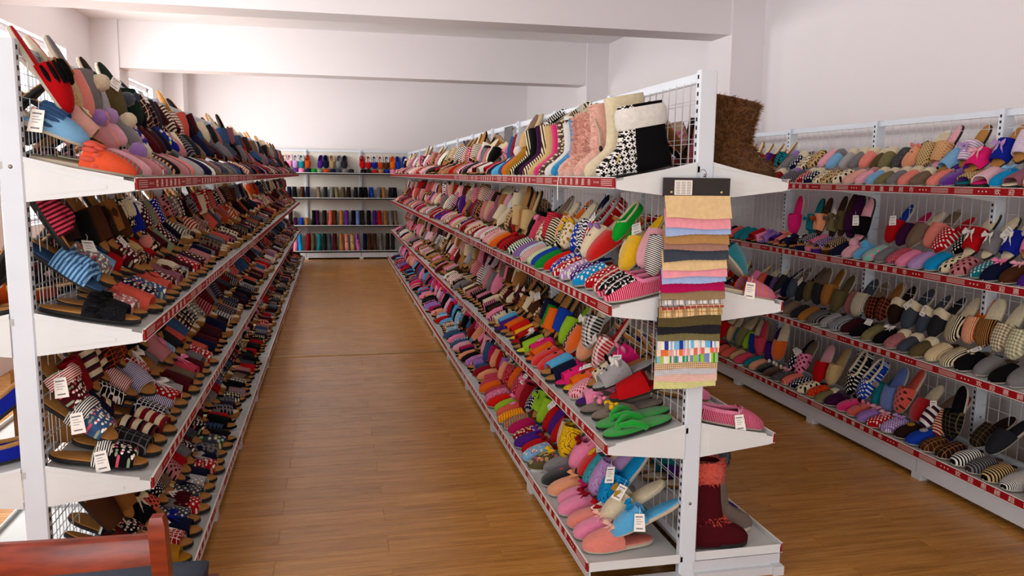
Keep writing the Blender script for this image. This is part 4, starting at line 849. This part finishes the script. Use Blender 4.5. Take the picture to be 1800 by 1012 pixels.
# ------------------------------------------------------------------ rack across the back wall
ZB = (1.44, 1.025, .568, .146); S_B = Side(0, 1, .30, .37, ZB)
rb = build_rack('B', 'white steel shelf rack with ivory back panel across the far wall', 0, 0, (0, 6), 1.82, [(S_B, 0, 6, 0)], red=False, flat=True, panel=True)
XB0, YB0 = -.475-2*.9, 14.07
rb.location = (XB0, YB0, 0); rb.rotation_euler = (0, 0, -math.pi/2)
def back_row(i, spec, x0, step, tier, u, dz, ph):
    rg = random.Random(i*10+ord(tier[0])); n = 0
    for tk in spec.split(';'):
        tk = tk.split(); x = x0+step*n*1.0; n += 1
        if tk[0] == 'X': continue
        kind, c1 = tk[0], tk[1]; pat, c2 = (tk[2].split(':')+['white'])[:2] if len(tk) > 2 and tk[2] != '-' else ('-', 'white'); deco, dc = (tk[3].split(':')+['white'])[:2] if len(tk) > 3 and tk[3] != '-' else ('', 'white')
        d = S_B.db if i == 3 else S_B.d
        footwear(kind, c1, pat, c2, deco, dc, (x, YB0-d+u, ZB[i]-.013+dz), -math.pi/2+math.radians(rg.uniform(-8, 8)), math.radians(ph), '%s from left, %s, %s, far wall rack' % (ordn(n), tier, SHELF[i]), 'shoes on the far wall rack', scale=rg.uniform(.95, 1.03), ins='white' if deco == 'collar' else None).scale = {1: (.9, .78, 1.5), 2: (.95, .8, 1.0), 3: (1, .8, 1.12)}.get(i, (1, 1, 1)) if kind in 'BG' else (1, 1, 1)
back_row(0, 'H maroon; H maroon - collar; H violet; H pink - collar; H navy; H green; H sage; H burnt; H navy; H slate; H grey; H charcoal; X; H black; H darkbrown; H red - collar; H tan - collar; H royal; H pink - collar; H pink; H brown; H black', -.83, .1, 'front row', .02, 0, 4)
back_row(0, 'H orange - collar; H pink - collar; H lavender - collar; H teal - collar; H burnt; X; H purple; H navy; H beige stripe:brown; H grey; H charcoal; X; X; H red; H red - collar; H royal - collar; H burnt - collar; H brown - collar; H orange; H blue; H blue', -.83, .1, 'back row', .13, .075, 46)
back_row(1, 'B black; B navy; B black; B brown; B navy; X; B taupe; B charcoal; B grey; B khaki; B olive; B darkbrown; B charcoal; B black; B black; B blue; B grey; B tan; B charcoal; B black', -.83, .097, 'front row', .02, 0, 0)
back_row(2, 'B camel; G darkbrown; B plum - collar; B blue; B camel; G black; G plum; G darkbrown; G coral; G brown; G tan; G violet; G black; G periwinkle; G darkbrown; G black; G purple; G red; G camel; G grey; G taupe', -.83, .093, 'front row', .02, 0, 0)
back_row(3, 'G plum; G plum; G pink; G cyan; G crimson; G olive; G teal; G darkgreen; G slate; G maroon; G tan; G coral dots:white; G mustard leopard:cream; G pink stripe:violet; G navy; G brown; G brown; G grey leopard:brown; G darkbrown; G charcoal', -.85, .095, 'front row', .03, 0, 0)

# ------------------------------------------------------------------ fabric swatch card hung on the end of the centre rack
def swatch_card():
    yb = 2.472; xa, xb = 1.048, 1.284
    ztop = 1.432
    root = tag(empty('fabric_swatch_card', (0, yb, 0)), 'hanging sample card of layered fabric swatches under a black header', 'swatch card')
    h = MB(); h.box(xa, -.008, ztop-.062, xb, .0, ztop); put('header', h.mesh('header'), plain('black_header_board', '241f1d', .6), root)
    lb = MB(); lb.box(xa+.038, -.0095, ztop-.056, xa+.10, -.008, ztop-.008); lc = put('label_card', lb.mesh('label_card'), M_CARD, root)
    pr = MB()
    for r in range(8):
        for c in range(3): pr.box(xa+.043+c*.019, -.0101, ztop-.052+r*.0052, xa+.057+c*.019, -.0095, ztop-.0502+r*.0052)
    put('label_print', pr.mesh('label_print'), M_PRINT, lc)['kind'] = 'stuff'
    for x in (xa+.028, xb-.03):
        rv = MB(); rv.ball((x, -.009, ztop-.047), .005, 10, 6, (1, .5, 1)); put('rivet', rv.mesh('rivet', True), plain('brass_rivet', 'cbb98a', .3, .9), root)
    rg = MB(); cx = (xa+xb)/2; rg.tube([(cx+.02+.014*math.cos(t), -.004, ztop+.008+.02*math.sin(t)) for t in np.linspace(0, 2*math.pi, 16, endpoint=False)], .0013, 6, True); put('hanging_ring', rg.mesh('hanging_ring', True), plain('steel_ring', '9a9a9c', .3, .9), root)
    # bottom edges of the layered swatches, measured down from the header
    B = [379, 397, 408, 424, 436, 454, 471.5, 484, 495.6, 511, 526, 536, 542, 556.6, 574.5, 589, 602, 617, 629, 643, 655, 666, 679.6, 692]
    CS = [('beige', '-'), ('pink', '-'), ('lightblue', '-'), ('tan', 'fine'), ('mauve', 'fine'), ('slate', '-'), ('beige', '-'), ('pink', '-'), ('lightblue', '-'), ('magenta', '-'), ('taupe', 'fine'), ('white', 'plaid'), ('coral', 'plaid'),
          ('beige', 'plaid'), ('olive', '-'), ('charcoal', '-'), ('khaki', '-'), ('blue', 'vstripe'), ('coral', 'vstripe'), ('lime', 'vstripe'), ('tan', 'minicheck'), ('lightblue', 'minicheck'), ('lightpink', 'minicheck'), ('lime', 'minicheck')]
    HEX.update(pastelpink='fbb4c0', pastelblue='b7cdf2', sand='f0d6a8', pastellime='d6e67c'); soft = dict(pink='pastelpink', lightblue='pastelblue', beige='sand', lime='pastellime')
    z1 = ztop-.058; px = (ztop-.06-.722)/(692-340); rg2 = random.Random(4); n = len(B)
    for k, (b, (c, p)) in enumerate(zip(B, CS)):
        zb = ztop-.06-(b-340)*px; y = -.0075+.0004*0; dep = .034*(1-k/n); nx, nz = 25, 6; zt = z1 if k == 0 else ztop-.06-(B[k-1]-340)*px+.012
        if k: zt = min(z1, zt+.02)
        sl = rg2.uniform(-.004, .004); ph = rg2.uniform(0, 6); sh = rg2.uniform(-.003, .003)-.0085*k/n; g = []
        for j in range(nz):
            a = j/(nz-1); row = []
            for i in range(nx):
                f = i/(nx-1); x = xa+.002+sh+(xb-xa-.004-.006*k/n)*f
                z = zt+(zb-zt)*a+(sl*(f-.5)*2+.0022*math.sin(f*7+ph)*a)*a+(.0011*(i % 2) if j == nz-1 else 0)
                row.append((x, -.004-dep*(.35+.65*a)-.0004*math.sin(f*9+ph+k)*a, z))
            g.append(row)
        m = MB(); g = np.array(g); m.grid(g); bk = g.copy(); bk[:, :, 1] += .0009; m.grid(bk[:, ::-1]); m.grid([g[-1], bk[-1]])
        if p != 'vstripe': c = soft.get(c, c)
        if p == 'vstripe':
            t = NT(c+'_ticking_stripe'); tc = t.n('ShaderNodeTexCoord'); vo = t.n('ShaderNodeTexVoronoi', voronoi_dimensions='1D', i_Scale=150.0, i_Randomness=.6); sx = t.n('ShaderNodeSeparateXYZ'); t.l(tc.outputs['Object'], sx.inputs[0]); t.l(sx.outputs[0], vo.inputs['W'])
            hs = t.n('ShaderNodeSeparateColor'); t.l(vo.outputs['Color'], hs.inputs[0]); r = t.n('ShaderNodeValToRGB'); r.color_ramp.interpolation = 'CONSTANT'; e = r.color_ramp.elements
            pal = dict(blue=('white', 'royal', 'sky', 'lightblue', 'white', 'cream'), coral=('coral', 'orange', 'white', 'pink', 'beige', 'cream'), lime=('lime', 'white', 'periwinkle', 'green', 'cream', 'lightblue'))[c]
            e[0].color = lin(pal[0]); e[1].position = .17; e[1].color = lin(pal[1])
            for q in range(2, 6): z_ = e.new(q/6); z_.color = lin(pal[q])
            t.l(hs.outputs[0], r.inputs[0]); t.l(r.outputs[0], t.b.inputs['Base Color']); t.b.inputs['Roughness'].default_value = .9; mt = t.m
        else: mt = fabric(c, p, {'white': 'navy', 'coral': 'cream', 'sand': 'mustard' if p == 'plaid' else 'cream', 'charcoal': 'slate'}.get(c, 'cream' if p == 'minicheck' else 'beige'), 'xz')
        put('fabric_swatch', m.mesh('fabric_swatch', True), mt, root)
swatch_card()

# ------------------------------------------------------------------ red wooden chair at the lower left
def chair():
    t = NT('red_lacquered_wood'); tc = t.n('ShaderNodeTexCoord'); mp = t.n('ShaderNodeMapping', i_Scale=(3, 14, 14)); t.l(tc.outputs['Object'], mp.inputs[0]); nz = t.n('ShaderNodeTexNoise', i_Scale=4.0, i_Detail=5.0); t.l(mp.outputs[0], nz.inputs['Vector'])
    r = t.n('ShaderNodeValToRGB'); r.color_ramp.elements[0].color = lin('5c1b0b'); r.color_ramp.elements[1].color = lin('8c3216'); r.color_ramp.elements[0].position = .3; r.color_ramp.elements[1].position = .7; t.l(nz.outputs[0], r.inputs[0]); t.l(r.outputs[0], t.b.inputs['Base Color']); t.b.inputs['Roughness'].default_value = .3
    root = tag(empty('wooden_chair', (-.56, 1.62, 0), (0, 0, math.radians(-3))), 'red lacquered wooden chair with grey seat at the lower left corner', 'chair')
    M = t.m; hw = .212
    for s in (-1, 1):
        p = MB(); P = [(s*(hw-.005), .06, .0), (s*hw, .03, .42), (s*hw, -.005, .70), (s*hw, -.012, .752), (s*hw, -.012, .768)]; g = []
        for k, (x, y, z) in enumerate(P): 
            w_ = .0155 if k < 4 else .011; g.append([(x-w_, y-w_, z), (x+w_, y-w_, z), (x+w_, y+w_, z), (x-w_, y+w_, z), (x-w_, y-w_, z)])
        p.grid(g); p.add(g[-1][:4], [(0, 1, 2, 3)]); put('back_post', p.mesh('back_post', True), M, root)
        l = MB(); l.prism([(s*hw-.017, .43-.017), (s*hw+.017, .43-.017), (s*hw+.017, .43+.017), (s*hw-.017, .43+.017)], 'z', 0, .41); put('front_leg', l.mesh('front_leg'), M, root)
        sr = MB(); sr.box(s*hw-.009, .06, .2, s*hw+.009, .42, .225); put('stretcher', sr.mesh('stretcher'), M, root)
    def rail(z0, z1, name):
        g = []
        for i in range(9):
            f = i/8; x = -hw+.014+(2*hw-.028)*f; b = -.016*math.sin(f*math.pi); up = .005*math.sin(f*math.pi); y = -.005
            g.append([(x, y+b-.011, z0), (x, y+b-.012, z1-.006+up), (x, y+b-.006, z1+up), (x, y+b+.007, z1+up), (x, y+b+.012, z1-.006+up), (x, y+b+.011, z0), (x, y+b-.011, z0)])
        m = MB().grid(g); put(name, m.mesh(name, True), M, root)
    rail(.668, .728, 'top_rail'); rail(.535, .575, 'lower_rail')
    for z in (.355,):
        a = MB(); a.box(-hw, .42, z, hw, .44, z+.05); put('apron', a.mesh('apron'), M, root)
    s = MB(); g = []
    for z, q in ((.405, .0), (.41, .012), (.45, .016), (.458, .006), (.46, -.03)): a_ = hw-.02; g.append([(-a_-q, .02-q, z), (a_+q, .02-q, z), (a_+q, .42+q, z), (-a_-q, .42+q, z), (-a_-q, .02-q, z)])
    s.grid(g); s.add(g[-1][:4], [(0, 1, 2, 3)]); put('seat_cushion', s.mesh('seat_cushion', True), fabric('slate'), root)
chair()
# small fittings on the centre rack
m = MB(); m.tube([(.888, 3.16, 1.43), (.884, 3.16, 1.40), (.886, 3.16, 1.335)], .0022, 6); put('cable_tie', m.mesh('cable_tie', True), M_WHITE, RACKS['C'])
m = MB(); m.box(1.176, 5.36, 1.655, 1.178, 5.62, 1.765); put('sample_card', m.mesh('sample_card'), fabric('navy', 'lattice', 'white', 'xy'), RACKS['C'])
print('COUNT', COUNT)
